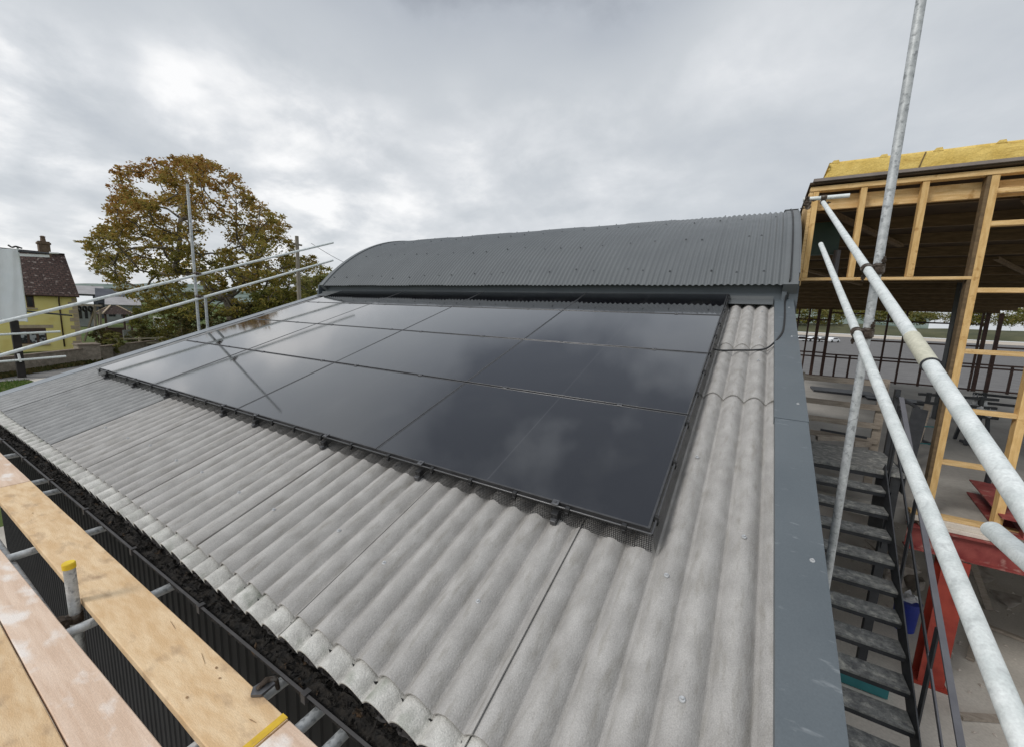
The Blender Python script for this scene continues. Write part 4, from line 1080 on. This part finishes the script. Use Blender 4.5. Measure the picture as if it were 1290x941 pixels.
# climbing frame with hanging tyres
cf = atd(121, 425, 47); cf.z = G
t = thing('climbing_frame', cf, 'weathered wooden play frame with a slanting brace beside the yellow house', 'play frame')
def gz_(x, y, d): return atd(x, y, d)
MB().beam(Vector((gz_(121, 425, 47).x, gz_(121, 425, 47).y, G)), gz_(119, 385, 47), .22, .22, (1, 0, 0)).build('post', M['wood_grey'], t)
MB().beam(Vector((gz_(127, 425, 46).x, gz_(127, 425, 46).y, G)), gz_(126, 390, 46), .2, .2, (1, 0, 0)).build('post', M['wood_grey'], t)
MB().beam(Vector((gz_(104, 412, 47).x, gz_(104, 412, 47).y, G)), gz_(119, 391, 47), .16, .16).build('brace', M['wood_grey'], t)
MB().beam(gz_(96, 385, 47), gz_(128, 385.5, 47), .18, .2).build('beam', M['wood_grey'], t)
for k, (x, w_) in enumerate(((99.5, 'left'), (106.5, 'middle'), (113.5, 'right'))):
    p = gz_(x, 389.5, 46.7); mb = MB(); n1_, n2_ = 16, 8; nn = (CAM - p); nn.z = 0; nn.normalize(); nn = Matrix.Rotation(R(58), 3, 'Z') @ nn; tt = nn.cross(Vector((0, 0, 1)))
    def tor(i, j):
        a = 2 * math.pi * i; b = 2 * math.pi * j; rr = .26 + .11 * math.cos(b)
        return p + tt * (rr * math.cos(a)) + Vector((0, 0, rr * math.sin(a))) + nn * (.11 * math.sin(b))
    mb.grid(n1_, n2_, tor); tag(mb.build('hanging_tyre', M['tyre']), '%s one of the three black tyres hanging from the play frame' % {'left': 'leftmost', 'middle': 'middle', 'right': 'rightmost'}[w_], 'tyre', 'tyres hanging from the play frame')
# white slatted frame (small goal lying on its back)
wf = atd(204, 424, 46); wf.z = G
t = thing('slatted_goal', wf, 'white leaning slatted frame in the rough grass under the big tree', 'goal frame')
q = [gz_(193.5, 400, 46), gz_(195, 421, 46), gz_(213, 417, 44.5), gz_(203, 401.5, 45.5)]
q[1].z = G + .05
for a, b in ((0, 1), (0, 3), (3, 2), (1, 2)):
    MB().beam(q[a], q[b], .11, .11).build('bar', M['white'], t)
for k in range(1, 5):
    MB().beam(q[0].lerp(q[3], k / 5), q[1].lerp(q[2], k / 5), .05, .05).build('slat', M['white'], t)
# farm buildings beyond
def shed(px0, px1, yev, ytop, depth, dlen, label, roofm, wallm):
    mid = atd((px0 + px1) / 2, yev, depth); n = Vector((mid.x - CAM.x, mid.y - CAM.y, 0)).normalized()
    def hit(x):
        r = ray(x, yev); k = (mid - CAM).dot(n) / r.dot(n); return CAM + r * k
    a, b = hit(px0), hit(px1); z1 = (a.z + b.z) / 2; z2 = CAM.z + (mid.z - CAM.z) + (yev - ytop) / F_PX * (mid - CAM).length
    b = Vector((b.x, b.y, a.z)); d = b - a
    a0_, b0_ = Vector((a.x, a.y, G)), Vector((b.x, b.y, G)); t = thing('farm_shed', a0_.lerp(b0_, .5), label, 'shed'); Z = Vector((0, 0, 1))
    MB().prism([a0_, a0_ + Z * (z1 - G), a0_ + n * dlen / 2 + Z * (z2 - G - .1), a0_ + n * dlen + Z * (z1 - G), a0_ + n * dlen], b0_ - a0_).build('wall', wallm, t)
    mb = MB(); o = -n * .4; u = Z * .12
    p = [a0_ + o + Z * (z1 - G - .1), b0_ + o + Z * (z1 - G - .1), b0_ + n * dlen / 2 + Z * (z2 - G), a0_ + n * dlen / 2 + Z * (z2 - G)]
    mb.hexa(p + [k + u for k in p])
    p = [a0_ + n * dlen / 2 + Z * (z2 - G), b0_ + n * dlen / 2 + Z * (z2 - G), b0_ + n * (dlen + .4) + Z * (z1 - G - .1), a0_ + n * (dlen + .4) + Z * (z1 - G - .1)]
    mb.hexa(p + [k + u for k in p]); mb.build('roof', roofm, t)
    for k in range(3):
        f = (k + .5) / 3; c = a0_.lerp(b0_, f); w = d.normalized() * min(1.2, d.length * .09); hz = (z1 - G)
        mb = MB(); e1 = -n * .05
        mb.hexa([c - w + Z * hz * .35 + e1, c + w + Z * hz * .35 + e1, c + w + Z * hz * .35 + n * .1, c - w + Z * hz * .35 + n * .1, c - w + Z * hz * .75 + e1, c + w + Z * hz * .75 + e1, c + w + Z * hz * .75 + n * .1, c - w + Z * hz * .75 + n * .1])
        mb.build('window', M['pane_dark'], t)
shed(94, 132, 371, 364, 120, 16, 'long grey farm shed below the distant hills', M['shed_roof'], M['shed_dark'])
shed(120, 158, 376, 368, 100, 12, 'dark blue-grey barn in front of the long farm shed', M['shed_dark'], M['shed_dark'])
shed(132, 178, 384.5, 378, 84, 9, 'low grey outbuilding behind the tiled garden shelter', M['shed_roof'], M['shed_wall'])
shed(96, 118, 383, 377, 70, 6, 'small pale-roofed shed beside the play frame', M['white'], M['shed_wall'])
for i, (x, yt, yb, w, dp) in enumerate(((106, 361, 375, 16, 160), (137, 364, 378, 20, 150), (116, 362, 372, 9, 150), (185, 372, 392, 26, 110), (163, 366, 384, 22, 140), (370, 368, 392, 50, 90), (420, 362, 386, 30, 95), (230, 366, 388, 34, 110))):
    simple_tree(['round hazy tree at the foot of the hills, left of the sheds', 'dull tree between the dark barn and the hills', 'thin bare tree above the long farm shed', 'brown tree right of the low outbuilding', 'olive tree behind the low outbuilding', 'distant hedge tree seen past the weathered pole', 'distant tree at the corner of the barrel roof', 'distant brown tree seen through the big crown'][i], x, yt, yb, w, dp, 'leaf_olive', 1500, .3, 14, 40 + i, 'tree', 'distant_tree', 'far trees beyond the garden')
# overhead wire behind the tree
w0, w1 = atd(392, 307, 34), atd(470, 345, 34)
tag(MB().path([w0.lerp(w1, k / 12) - Vector((0, 0, .25 * math.sin(math.pi * k / 12))) for k in range(13)], .018, 5).build('overhead_wire', M['steel_dark']), 'thin overhead wire running down behind the end of the barrel roof', 'wire')

# ------------------------------------------------------------------ timber framed building on the right
YT = 6.0
tb_ = thing('timber_building', (10.7, YT + .5, -1.7), 'half-built timber framed building with open studs and a thick yellow insulated roof', 'building')
SL = -.062
def rz(y): return 3.12 + SL * (y - YT)
def stud(x, z0, z1, w=.07, d=.12, y=YT, m='pine', lean=0):
    MB().box((x - w / 2, y, z0), (x + w / 2, y + d, z1), .003).build('stud', M[m], tb_)
for x in (8.80, 9.37, 10.03): stud(x, 1.745, 3.03)
stud(10.69, -1.65, 3.03, .075); MB().box((10.612, YT + .004, -1.65), (10.65, YT + .124, 3.03), .003).build('stud', M['dark_timber'], tb_)
stud(11.385, -1.65, 3.03, .085)
stud(12.1, -1.65, 3.03, .075); stud(12.8, -1.65, 3.03, .075)
MB().box((8.755, YT - .004, 1.70), (10.65, YT + .13, 1.742), .003).build('floor_plate', M['pine_h'], tb_)
MB().box((8.72, YT + .006, 1.62), (8.762, YT + 1.2, 3.06), .003).build('side_board', M['pine_h'], tb_)
MB().box((8.72, YT - .012, 3.032), (14.5, YT + .12, 3.10), .004).build('top_plate', M['pine_h'], tb_)
MB().box((8.84, YT + .14, 2.78), (14.5, YT + .19, 2.99), .004).build('header', M['pine_h'], tb_)
for (xa, xb, zz_) in ((10.728, 11.342, 2.83), (10.728, 11.342, 2.42), (10.728, 11.342, 1.56), (10.728, 11.342, .735), (10.728, 11.342, -.085), (10.728, 11.342, -.855), (11.43, 12.06, 2.42), (11.43, 12.06, 1.56), (11.43, 12.06, .72), (11.43, 12.06, -.09)):
    MB().box((xa, YT + .008, zz_ - .032), (xb, YT + .105, zz_ + .032), .003).build('noggin', M['pine_h'], tb_)
MB().box((10.5, YT - .01, -1.70), (14.5, YT + .13, -1.652), .003).build('sole_plate', M['pine_h'], tb_)
MB().box((10.52, YT - .055, -1.775), (14.5, YT + .11, -1.702), .004).build('packer', M['pale_ply'], tb_)
MB().box((10.6, YT - .10, -1.83), (14.5, YT + .07, -1.777), .003).build('packer', M['pale_ply'], tb_)
# roof: deck, membrane, thick yellow insulation with battens, purlins
YB = 25.0
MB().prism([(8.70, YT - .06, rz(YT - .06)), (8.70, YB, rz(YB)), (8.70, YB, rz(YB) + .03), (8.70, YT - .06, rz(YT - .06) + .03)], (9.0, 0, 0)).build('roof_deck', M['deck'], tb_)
MB().prism([(8.74, YT - .09, rz(YT) + .034), (8.74, YB, rz(YB) + .034), (8.74, YB, rz(YB) + .075), (8.74, YT - .09, rz(YT) + .075)], (8.9, 0, 0)).build('membrane', M['membrane'], tb_)
mb = MB(); nx = 200
def insf(i, j):
    x = 8.86 + 8.6 * i
    if j < .5:
        h = j * 2; y = YT - .07 - 0.006 * math.sin(h * 3.1) + .005 * mnoise.noise(Vector((x * 5, h * 3, 1)))
        return (x + .10 * h * (1 if i < .001 else 0), y, rz(YT) + .075 + .205 * h + .006 * mnoise.noise(Vector((x * 3, h, 9))) * h)
    f = (j - .5) * 2; y = YT - .07 + f * 6
    return (x + (.10 if i < .001 else 0), y, rz(y) + .28 + .006 * mnoise.noise(Vector((x * 3, 1, 9))))
mb.grid(nx, 16, insf)
mb.grid(2, 2, lambda i, j: (8.86 + .1 * j, YT - .07 + 6 * i, rz(YT - .07 + 6 * i) + .075 + .205 * j), flip=True)
mb.build('insulation', M['insul'], tb_)
for x in (9.9, 11.6, 13.2):
    MB().prism([(x, YT - .084, rz(YT) + .08), (x + .012, YT - .084, rz(YT) + .08), (x + .055, YT - .084, rz(YT) + .275), (x + .043, YT - .084, rz(YT) + .275)], (0, .01, 0)).build('joint', M['dark_timber'], tb_)
bt = None
for k, x in enumerate((8.98, 9.52, 10.08, 10.66, 11.22, 11.8, 12.4)):
    mb = MB(); zf = rz(YT) + .27
    poly = [(-.06, 0, 0), (-.03, 0, .04), (.03, 0, .042), (.045, 0, 0)]
    mb.prism([(x + a, YT - .075, zf + c) for a, b, c in poly], (0, 5.8, 5.8 * SL)); mb.build('batten', M['insul'], tb_)
yy = YT + .75
while yy < YB:
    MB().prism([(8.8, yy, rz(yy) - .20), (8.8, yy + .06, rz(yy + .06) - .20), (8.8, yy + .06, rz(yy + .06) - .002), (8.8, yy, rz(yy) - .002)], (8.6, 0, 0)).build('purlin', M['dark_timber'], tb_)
    yy += 1.35
for (x0, y0, x1, y1) in ((9.0, 6.5, 10.6, 9.4), (11.2, 6.6, 12.9, 9.8), (9.2, 12, 11.0, 15), (12.5, 11, 14.3, 14)):
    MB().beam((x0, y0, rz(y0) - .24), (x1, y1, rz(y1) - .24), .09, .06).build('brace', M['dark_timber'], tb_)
MB().box((8.93, 7.2, 2.25), (9.32, 7.32, 2.80), .004).build('steel_plate', M['green_steel'], tb_)
MB().tube((9.30, 7.1, 1.76), (9.30, 7.1, 2.3), .05, 12).build('downpipe', M['steel_grey'], tb_)
# frame carrying the floor
def ibeam(mb, p0, p1, h, w, t=.014):
    p0, p1 = Vector(p0), Vector(p1); Z = Vector((0, 0, 1))
    mb.beam(p0 + Z * (h / 2), p1 + Z * (h / 2), w, t * 1.3); mb.beam(p0 - Z * (h / 2), p1 - Z * (h / 2), w, t * 1.3); mb.beam(p0, p1, t, h - t * 1.35)
mb = MB(); ibeam(mb, (10.48, 5.93, -2.01), (15, 5.93, -2.01), .33, .17); mb.build('edge_beam', M['red_dull'], tb_)
mb = MB(); mb.box((10.87, 5.80, G), (11.15, 5.816, -2.19)); mb.box((10.87, 6.04, G), (11.15, 6.056, -2.19)); mb.box((11.002, 5.817, G), (11.018, 6.039, -2.19)); mb.box((10.82, 5.75, G), (11.2, 6.1, G + .02))
mb.build('column', M['red'], tb_)
for yy in (12.5, 18.5):
    for x in (10.9, 14.5): MB().box((x - .09, yy, G), (x + .09, yy + .18, -1.96)).build('column', M['red'], tb_)
MB().box((13.25, 15.0, -1.7), (13.55, 15.3, rz(15)), .005).build('column', M['steel_dark'], tb_)
tag(MB().box((9.0, YT + .16, -1.95), (24, 24.6, -1.7), .004).build('floor_slab', M['slab']), kind='structure')
# brown steel screen along the far side
YS = 24.2
scn = thing('steel_screen', (12.5, YS, -1.7), 'brown steel frame of posts and rails along the far open side of the slab', 'steel frame')
for x in (10.2, 10.65, 11.05, 11.5, 13.1, 13.75, 14.4, 16.0, 16.9, 17.05, 17.45, 18.8, 19.4):
    w = .07 if x not in (11.05, 11.5, 17.05, 17.45) else .13
    MB().box((x - w / 2, YS, -1.7), (x + w / 2, YS + .08, rz(YS) - .21), .004).build('post', M['rust'], scn)
for (xa, xb, z) in ((10.0, 11.5, 1.25), (10.0, 11.5, .25), (10.0, 20, -.62), (10.0, 11.5, -.42), (11.5, 20, -.48), (13.1, 17.0, 1.28), (13.1, 17.0, .32), (10.0, 20, -1.62), (17.4, 20, .3), (11.5, 13.1, 1.62)):
    MB().box((xa, YS - .012, z - .035), (xb, YS + .09, z + .035), .003).build('rail', M['rust'], scn)
for x in (12.0, 12.55, 15.2, 18.1):
    MB().box((x - .04, YS, -1.7), (x + .04, YS + .07, -.52), .003).build('short_post', M['rust'], scn)

# ------------------------------------------------------------------ things on the slab
def leg_trestle(c, rot, label, m):
    t = thing('trestle', c, label, 'trestle', None, (0, 0, rot))
    for z in (1.15, .95): MB().beam((-.75, 0, z), (.75, 0, z), .06, .06).build('rail', m, t, local=True)
    for x in (-.55, .45):
        MB().beam((x, 0, 1.2), (x, 0, 0), .07, .07, (0, 1, 0)).build('leg', m, t, local=True)
        MB().beam((x, -.35, .03), (x, .35, .03), .06, .06).build('foot', m, t, local=True)
    return t
leg_trestle((12.55, 11.6, -1.7), .25, 'black steel trestle standing on the slab behind the sleeved tube', M['steel_dark'])
leg_trestle((13.9, 12.6, -1.7), -.1, 'farther black trestle half hidden behind the long timber stud', M['steel_dark'])
sk_ = thing('offcut_stack', (11.35, 19.5, -1.7), 'low dark stack of sheets lying far back on the slab', 'sheet stack')
MB().box((10.6, 18.4, -1.7), (12.6, 19.6, -1.62)).build('sheet', M['steel_dark'], sk_); MB().box((12.2, 17.8, -1.7), (13.9, 18.7, -1.63)).build('sheet', M['steel_dark'], sk_)
bd = thing('leaning_board', (11.35, 9.4, -1.7), 'narrow grey board standing upright with blue tape behind the stair head', 'board')
MB().beam((11.35, 9.4, -1.7), (11.55, 9.75, -.55), .12, .03, (0, 1, 0)).build('plank', M['pine_old'], bd)
for z in (-1.0, -1.35): MB().beam((11.33 + (z + 1.7) * .17, 9.36 + (z + 1.7) * .3, z), (11.55 + (z + 1.7) * .17, 9.36 + (z + 1.7) * .3, z + .02), .012, .02).build('tape', M['teal'], bd)
MB().beam((10.95, 8.2, -1.7), (11.12, 8.6, -.5), .22, .05, (0, 1, 0)).build('blue_board', M['steel_dark'], None)
o = COL.objects['blue_board']; o.name = 'dark_panel'; tag(o, 'dark narrow panel leaning beside the stair head', 'panel')
# crumpled white sheet over a dark bench
rb = thing('work_bench', (13.05, 12.0, -1.7), 'small dark bench with a crumpled white sheet behind the sleeved tube', 'bench')
for dx in (-.18, .18):
    for dy in (-.3, .3): MB().beam((13.05 + dx, 12.0 + dy, -1.7), (13.05 + dx * .7, 12.0 + dy * .7, -1.0), .06, .06, (0, 1, 0)).build('leg', M['steel_dark'], rb)
MB().box((12.8, 11.65, -1.0), (13.3, 12.35, -.93)).build('top', M['steel_dark'], rb)
mb = MB()
def crump(i, j):
    a = 2 * math.pi * i; h = j
    r = .34 * (1 - h * .75) * (1 + .35 * mnoise.noise(Vector((math.cos(a) * 2, math.sin(a) * 2, h * 3))))
    return (12.98 + r * math.cos(a), 11.9 + r * math.sin(a), -.92 + .38 * h + .12 * mnoise.noise(Vector((math.cos(a) * 3, math.sin(a) * 3, h * 5 + 4))))
mb.grid(28, 8, crump, smooth=False); tag(mb.build('crumpled_sheet', M['cloth']), 'crumpled white sheet heaped on the dark bench', 'sheet')
# dull red steel box on the slab
rs = thing('steel_section', (12.4, 8.1, -1.7), 'dull red painted steel section lying on the slab behind the studs', 'steel section')
p = [onz(1221, 604, -1.45), onz(1300, 618, -1.45), onz(1330, 668, -1.45), onz(1262, 652, -1.45)]
for k in p: k.z = -1.46
MB().prism([p[0], p[3], p[2], p[1]], (0, 0, .02)).build('top_flange', M['red_dull'], rs)
MB().prism([Vector((k.x, k.y, -1.68)) for k in (p[0], p[3], p[2], p[1])], (0, 0, .02)).build('bottom_flange', M['red_dull'], rs)
a, b = (p[0] + p[1]) / 2, (p[3] + p[2]) / 2
MB().beam((a.x, a.y, -1.56), (b.x, b.y, -1.56), .03, .2).build('web', M['red_dull'], rs)
k_ = (p[0] * .7 + p[1] * .3); MB().tube((k_.x, k_.y, -1.44), (k_.x, k_.y, -1.28), .04, 10).build('lifting_pin', M['steel_dark'], rs)
# timber guard at the stair head
gd = thing('timber_guard', (9.65, 6.6, -.9), 'grey timber guard panel of four rails behind the stair landing', 'guard rail')
for z in (.12, -.27, -.57, -.82): MB().box((9.0, 6.56, z - .045), (10.13, 6.60, z + .045), .003).build('rail', M['pine_old'], gd)
MB().box((10.05, 6.602, -1.7), (10.16, 6.65, .2), .003).build('post', M['pine_old'], gd); MB().box((8.95, 6.602, -1.7), (9.05, 6.65, .2), .003).build('post', M['pine_old'], gd)
lg = thing('broken_pallet', (9.6, 6.36, -.9), 'broken bits of pallet lying at the back of the stair landing', 'pallet')
MB().beam((9.3, 6.3, -.84), (9.75, 6.42, -.8), .09, .07).build('block', M['pine_old'], lg); MB().beam((9.35, 6.42, -.72), (9.95, 6.38, -.74), .05, .03).build('slat', M['steel_dark'], lg)
MB().beam((9.78, 6.33, -.85), (10.0, 6.42, -.84), .1, .08).build('block', M['pine_old'], lg)

# ------------------------------------------------------------------ dark steel stair
st = thing('staircase', (9.45, 3, G), 'dark steel open staircase with dusty treads going down beside the barn', 'staircase')
SX0, SX1, Y0, Z0, GO, RI = 8.95, 9.93, 5.14, -.897, .2515, .205
def nose(k, h=0): return Vector((0, Y0 - GO * k, Z0 - RI * k + h))
MB().box((SX0, Y0, Z0 - .06), (10.14, 6.24, Z0), .004).build('landing', M['tread'], st)
MB().box((SX0, Y0 - .006, Z0 - .11), (SX1, Y0 + .03, Z0 - .062)).build('landing_edge', M['steel_dark'], st)
for k in range(1, 16):
    z = Z0 - RI * k; y = Y0 - GO * k
    mb = MB(); mb.box((SX0 + .015, y, z - .03), (SX1 - .012, y + .245, z), .003); tr_ = mb.build('tread', M['tread'], st)
    MB().box((SX0 + .02, y + .002, z - .075), (SX1 - .015, y + .02, z - .032)).build('nosing', M['steel_dark'], tr_)
for x in (SX0, SX1):
    mb = MB(); mb.beam(nose(-.4, -.09) + Vector((x, 0, 0)), nose(16, -.09) + Vector((x, 0, 0)), .012, .25); mb.build('stringer', M['steel_dark'], st)
XH = 9.97
for (h, w, d, m) in ((.9, .02, .07, 'steel_grey'),):
    MB().beam(nose(-.5, h) + Vector((XH + .02, 0, 0)), nose(16, h) + Vector((XH + .02, 0, 0)), .05, .022).build('handrail', M[m], st)
MB().beam(nose(-.5, .5) + Vector((XH, 0, 0)), nose(8.1, .5) + Vector((XH, 0, 0)), .014, .04).build('mid_rail', M['steel_dark'], st)
MB().beam(nose(8.1, .5) + Vector((XH, 0, 0)), nose(16, .5) + Vector((XH, 0, 0)), .014, .04).build('mid_rail', M['steel_grey'], st)
for k in (0.1, 4.2, 8.4, 12.5):
    q = nose(k); MB().box((XH - .006, q.y - .04, q.z - .24), (XH + .008, q.y + .04, q.z + .88)).build('post', M['steel_dark'], st)
MB().box((XH - .004, 5.2, Z0 - .02), (XH + .01, 5.26, Z0 + .9)).build('post', M['steel_dark'], st)
MB().box((10.14, 6.16, Z0 - .1), (10.2, 6.24, Z0 + 1.0)).build('post', M['steel_dark'], st)
MB().beam((10.15, 5.2, Z0 + .9), (10.17, 6.2, Z0 + .9), .05, .02).build('handrail', M['steel_dark'], st)
MB().box((10.02, 5.2, G), (10.12, 5.3, Z0 - .06)).build('support_column', M['steel_dark'], st); MB().box((SX0, 6.0, G), (SX0 + .1, 6.1, Z0 - .06)).build('support_column', M['steel_dark'], st)
MB().box((10.142, 5.15, Z0 - .28), (10.155, 6.24, Z0)).build('landing_side', M['steel_dark'], st)
MB().box((10.04, 5.17, -2.0), (10.055, 5.95, Z0 - .3)).build('side_plate', M['steel_dark'], st)

# ------------------------------------------------------------------ lower yard clutter
bp = onz(1137, 790, G)
bk = thing('plastic_bucket', bp, 'blue plastic bucket with white rubbish on top, seen through the stair railing', 'bucket')
MB().tube(bp, bp + Vector((0, 0, .5)), .15, 18, .17).build('body', M['blue'], bk); MB().tube(bp + Vector((0, 0, .5)), bp + Vector((0, 0, .54)), .185, 18).build('rim', M['blue'], bk)
mb = MB()
for _ in range(7):
    c = bp + Vector((rnd.uniform(-.12, .12), rnd.uniform(-.12, .12), .56 + rnd.uniform(0, .1))); s = rnd.uniform(.06, .11)
    mb.add([c + Vector((rnd.gauss(0, 1), rnd.gauss(0, 1), rnd.gauss(0, 1))).normalized() * s for _ in range(6)], [(0, 1, 2), (0, 2, 3), (0, 3, 4), (0, 4, 1), (5, 2, 1), (5, 3, 2), (5, 4, 3), (5, 1, 4)])
tag(mb.build('rubbish_bag', M['cloth']), 'torn white rubbish heaped on the blue bucket', 'rubbish')
pr0 = onz(1246, 768, G)
tag(MB().beam(pr0, ony(1225, 708, pr0.y + .5), .10, .05, (0, 1, 0)).build('prop_board', M['pine_old']), 'grey board propped up under the slab right of the red column', 'board')
for k, (x, y, s) in enumerate(((1118, 722, .5), (1130, 708, .42), (1146, 712, .4), (1128, 735, .35), (1150, 738, .35), (1236, 728, .3), (1268, 760, .22))):
    c = onz(x, y, G); mb = MB()
    P_ = [c + Vector((rnd.gauss(0, .5), rnd.gauss(0, .5), abs(rnd.gauss(.4, .35)))) * s for _ in range(9)]
    import bmesh
    bm = bmesh.new()
    for q in P_ + [c + Vector((s * .5, 0, -.02)), c + Vector((-s * .5, .1, -.02)), c + Vector((0, -s * .5, -.02))]: bm.verts.new(q)
    res = bmesh.ops.convex_hull(bm, input=bm.verts); bm.verts.index_update()
    vs_ = [v.co.copy() for v in bm.verts]; fs_ = [tuple(v.index for v in f.verts) for f in bm.faces]; bm.free()
    mb.add(vs_, fs_)
    tag(mb.build('rubble_lump', M['rubble']), ['big pale rubble lump behind the stair treads', 'rubble lump above the blue bucket', 'flat rubble lump right of the stair railing', 'grey rubble lump against the blue bucket', 'rubble lump under the red beam end', 'rubble lump beside the propped board', 'small dark stone far under the slab'][k], 'rubble', 'lumps of rubble in the lower yard')
tl = onz(1085, 858, G)
tag(MB().box((tl.x - .3, tl.y - .2, G), (tl.x + .25, tl.y + .25, G + .18), .02).build('storage_box', M['teal']), 'teal plastic box on the ground under the stair', 'box')
# cars and bank beyond the yard
def car(x, y, rot, label):
    t = thing('parked_car', (x, y, G), label, 'car', 'white cars parked beyond the yard', (0, 0, rot))
    mb = MB(); pr = [(-2.1, .35), (-2.1, .8), (-1.9, .95), (-1.2, 1.0), (-.6, 1.42), (.8, 1.45), (1.5, 1.0), (2.05, .85), (2.15, .4)]
    mb.prism([(a, -.85, b) for a, b in pr], (0, 1.7, 0)); mb.build('body', M['car_white'], t, local=True)
    mb = MB()
    for yy in (-.856, .845): mb.prism([(-1.0, yy, 1.03), (-.55, yy, 1.34), (.75, yy, 1.36), (1.25, yy, 1.03)], (0, .012, 0))
    mb.build('side_window', M['car_glass'], t, local=True)
    for xx in (-1.3, 1.35):
        for yy in (-.87, .7): mb = MB(); mb.tube((xx, yy, .33), (xx, yy + .18, .33), .33, 14); mb.build('wheel', M['tyre'], t, local=True)
for k, (px_, py_) in enumerate(((1011, 404), (1028, 402), (1038, 401), (1052, 406))):
    p = onz(px_, py_ + 8, G); d_ = (p - CAM).length
    q = atd(px_, py_, 120); car(q.x, q.y, R(20 + 10 * k), ['white car at the far left end of the parked row, beside the grey verge', 'white car second along the parked row beyond the yard', 'white car third along the parked row beyond the yard', 'white car in front of the green bank beyond the yard'][k])
mb = MB()
def bank(i, j):
    x = -60 + 600 * i; y = 290 + 40 * j + 4 * math.sin(i * 5)
    return (x, y, G - .1 + 5.5 * math.sin(min(1, j * 1.3) * math.pi / 2) * (1 + .3 * mnoise.noise(Vector((i * 22, j * 3, 0)))))
mb.grid(90, 10, bank); tag(mb.build('bank', M['slotted']), kind='structure')
for i, (x, w, d_) in enumerate(((1010, 30, 254), (1050, 44, 250), (1110, 50, 260), (1160, 46, 255), (1220, 50, 250), (1275, 60, 248), (1330, 60, 250))):
    simple_tree(['bush on the far bank beside the verge', 'round bush on the bank above the parked cars', 'bush on the bank behind the sleeved tube', 'bush on the bank beside the dark steel column', 'yellowish bush on the bank right of the long stud', 'big green bush on the bank at the right edge', 'bush on the bank just past the right edge'][i], x, 384, 408, w, d_, 'leaf_pale' if i % 2 else 'leaf_olive', 2200, .65, 14, 70 + i, 'bush', 'bank_bush', 'bushes on the bank beyond the yard', .3)
hc = []
for k in range(60):
    x = 985 + k * 6.2 + rnd.uniform(-3, 3); d_ = 265 + rnd.uniform(-8, 8); s_ = rnd.uniform(7, 11) * d_ / F_PX
    hc.append((atd(x, 397 + .038 * (x - 1100) + rnd.uniform(-4, 4), d_), (s_ * 1.3, s_, s_ * .8), 1.0))
hb = atd(1150, 405, 265); hb.z = G
grow_tree('far_hedge', 'long scrubby hedge along the skyline beyond the yard, seen under the timber roof', hb, hb + Vector((0, 0, 1.5)), hc, .06, 'leaf_olive', 9000, .55, 'hedge')
w_ = thing('retaining_wall', (20, 230, G), 'low pale wall along the foot of the far bank', 'wall')
MB().box((6, 230, G), (320, 230.3, G + 1.1)).build('wall', M['pale_ply'], w_); MB().box((6, 229.95, G + 1.1), (320, 230.35, G + 1.4)).build('coping', M['white'], w_)

mb = MB()                                      # grit and chips swept about the yard
for _ in range(700):
    x, y = rnd.uniform(9.5, 17), rnd.uniform(2.5, 13); s_ = rnd.uniform(.01, .045)
    c = Vector((x, y, G)); a = rnd.uniform(0, 6.3); u_ = Vector((math.cos(a), math.sin(a), 0)) * s_; w_2 = Vector((-math.sin(a), math.cos(a), 0)) * s_ * rnd.uniform(.3, .9)
    mb.add([c - u_ - w_2, c + u_ - w_2 * .6, c + u_ * .7 + w_2, c - u_ * .8 + w_2, c + Vector((0, 0, s_ * .6))], [(0, 1, 4), (1, 2, 4), (2, 3, 4), (3, 0, 4)])
tag(mb.build('grit', M['rubble']), 'grit and chips scattered over the dusty concrete yard', 'grit', kind='stuff')
for k, (x, y, a, ln, lab) in enumerate(((1262, 905, .5, 1.1, 'timber offcut lying on the open concrete near the bottom right corner'), (1225, 815, 1.2, .8, 'short timber offcut lying on the concrete right of the red column'), (1275, 800, -.3, 1.3, 'long timber offcut under the slab edge at the right'))):
    c = onz(x, y, G + .03); v_ = Vector((math.cos(a), math.sin(a), 0)) * ln / 2
    tag(MB().beam(c - v_, c + v_, .09, .045).build('timber_offcut', M['pine_old']), lab, 'timber offcut')
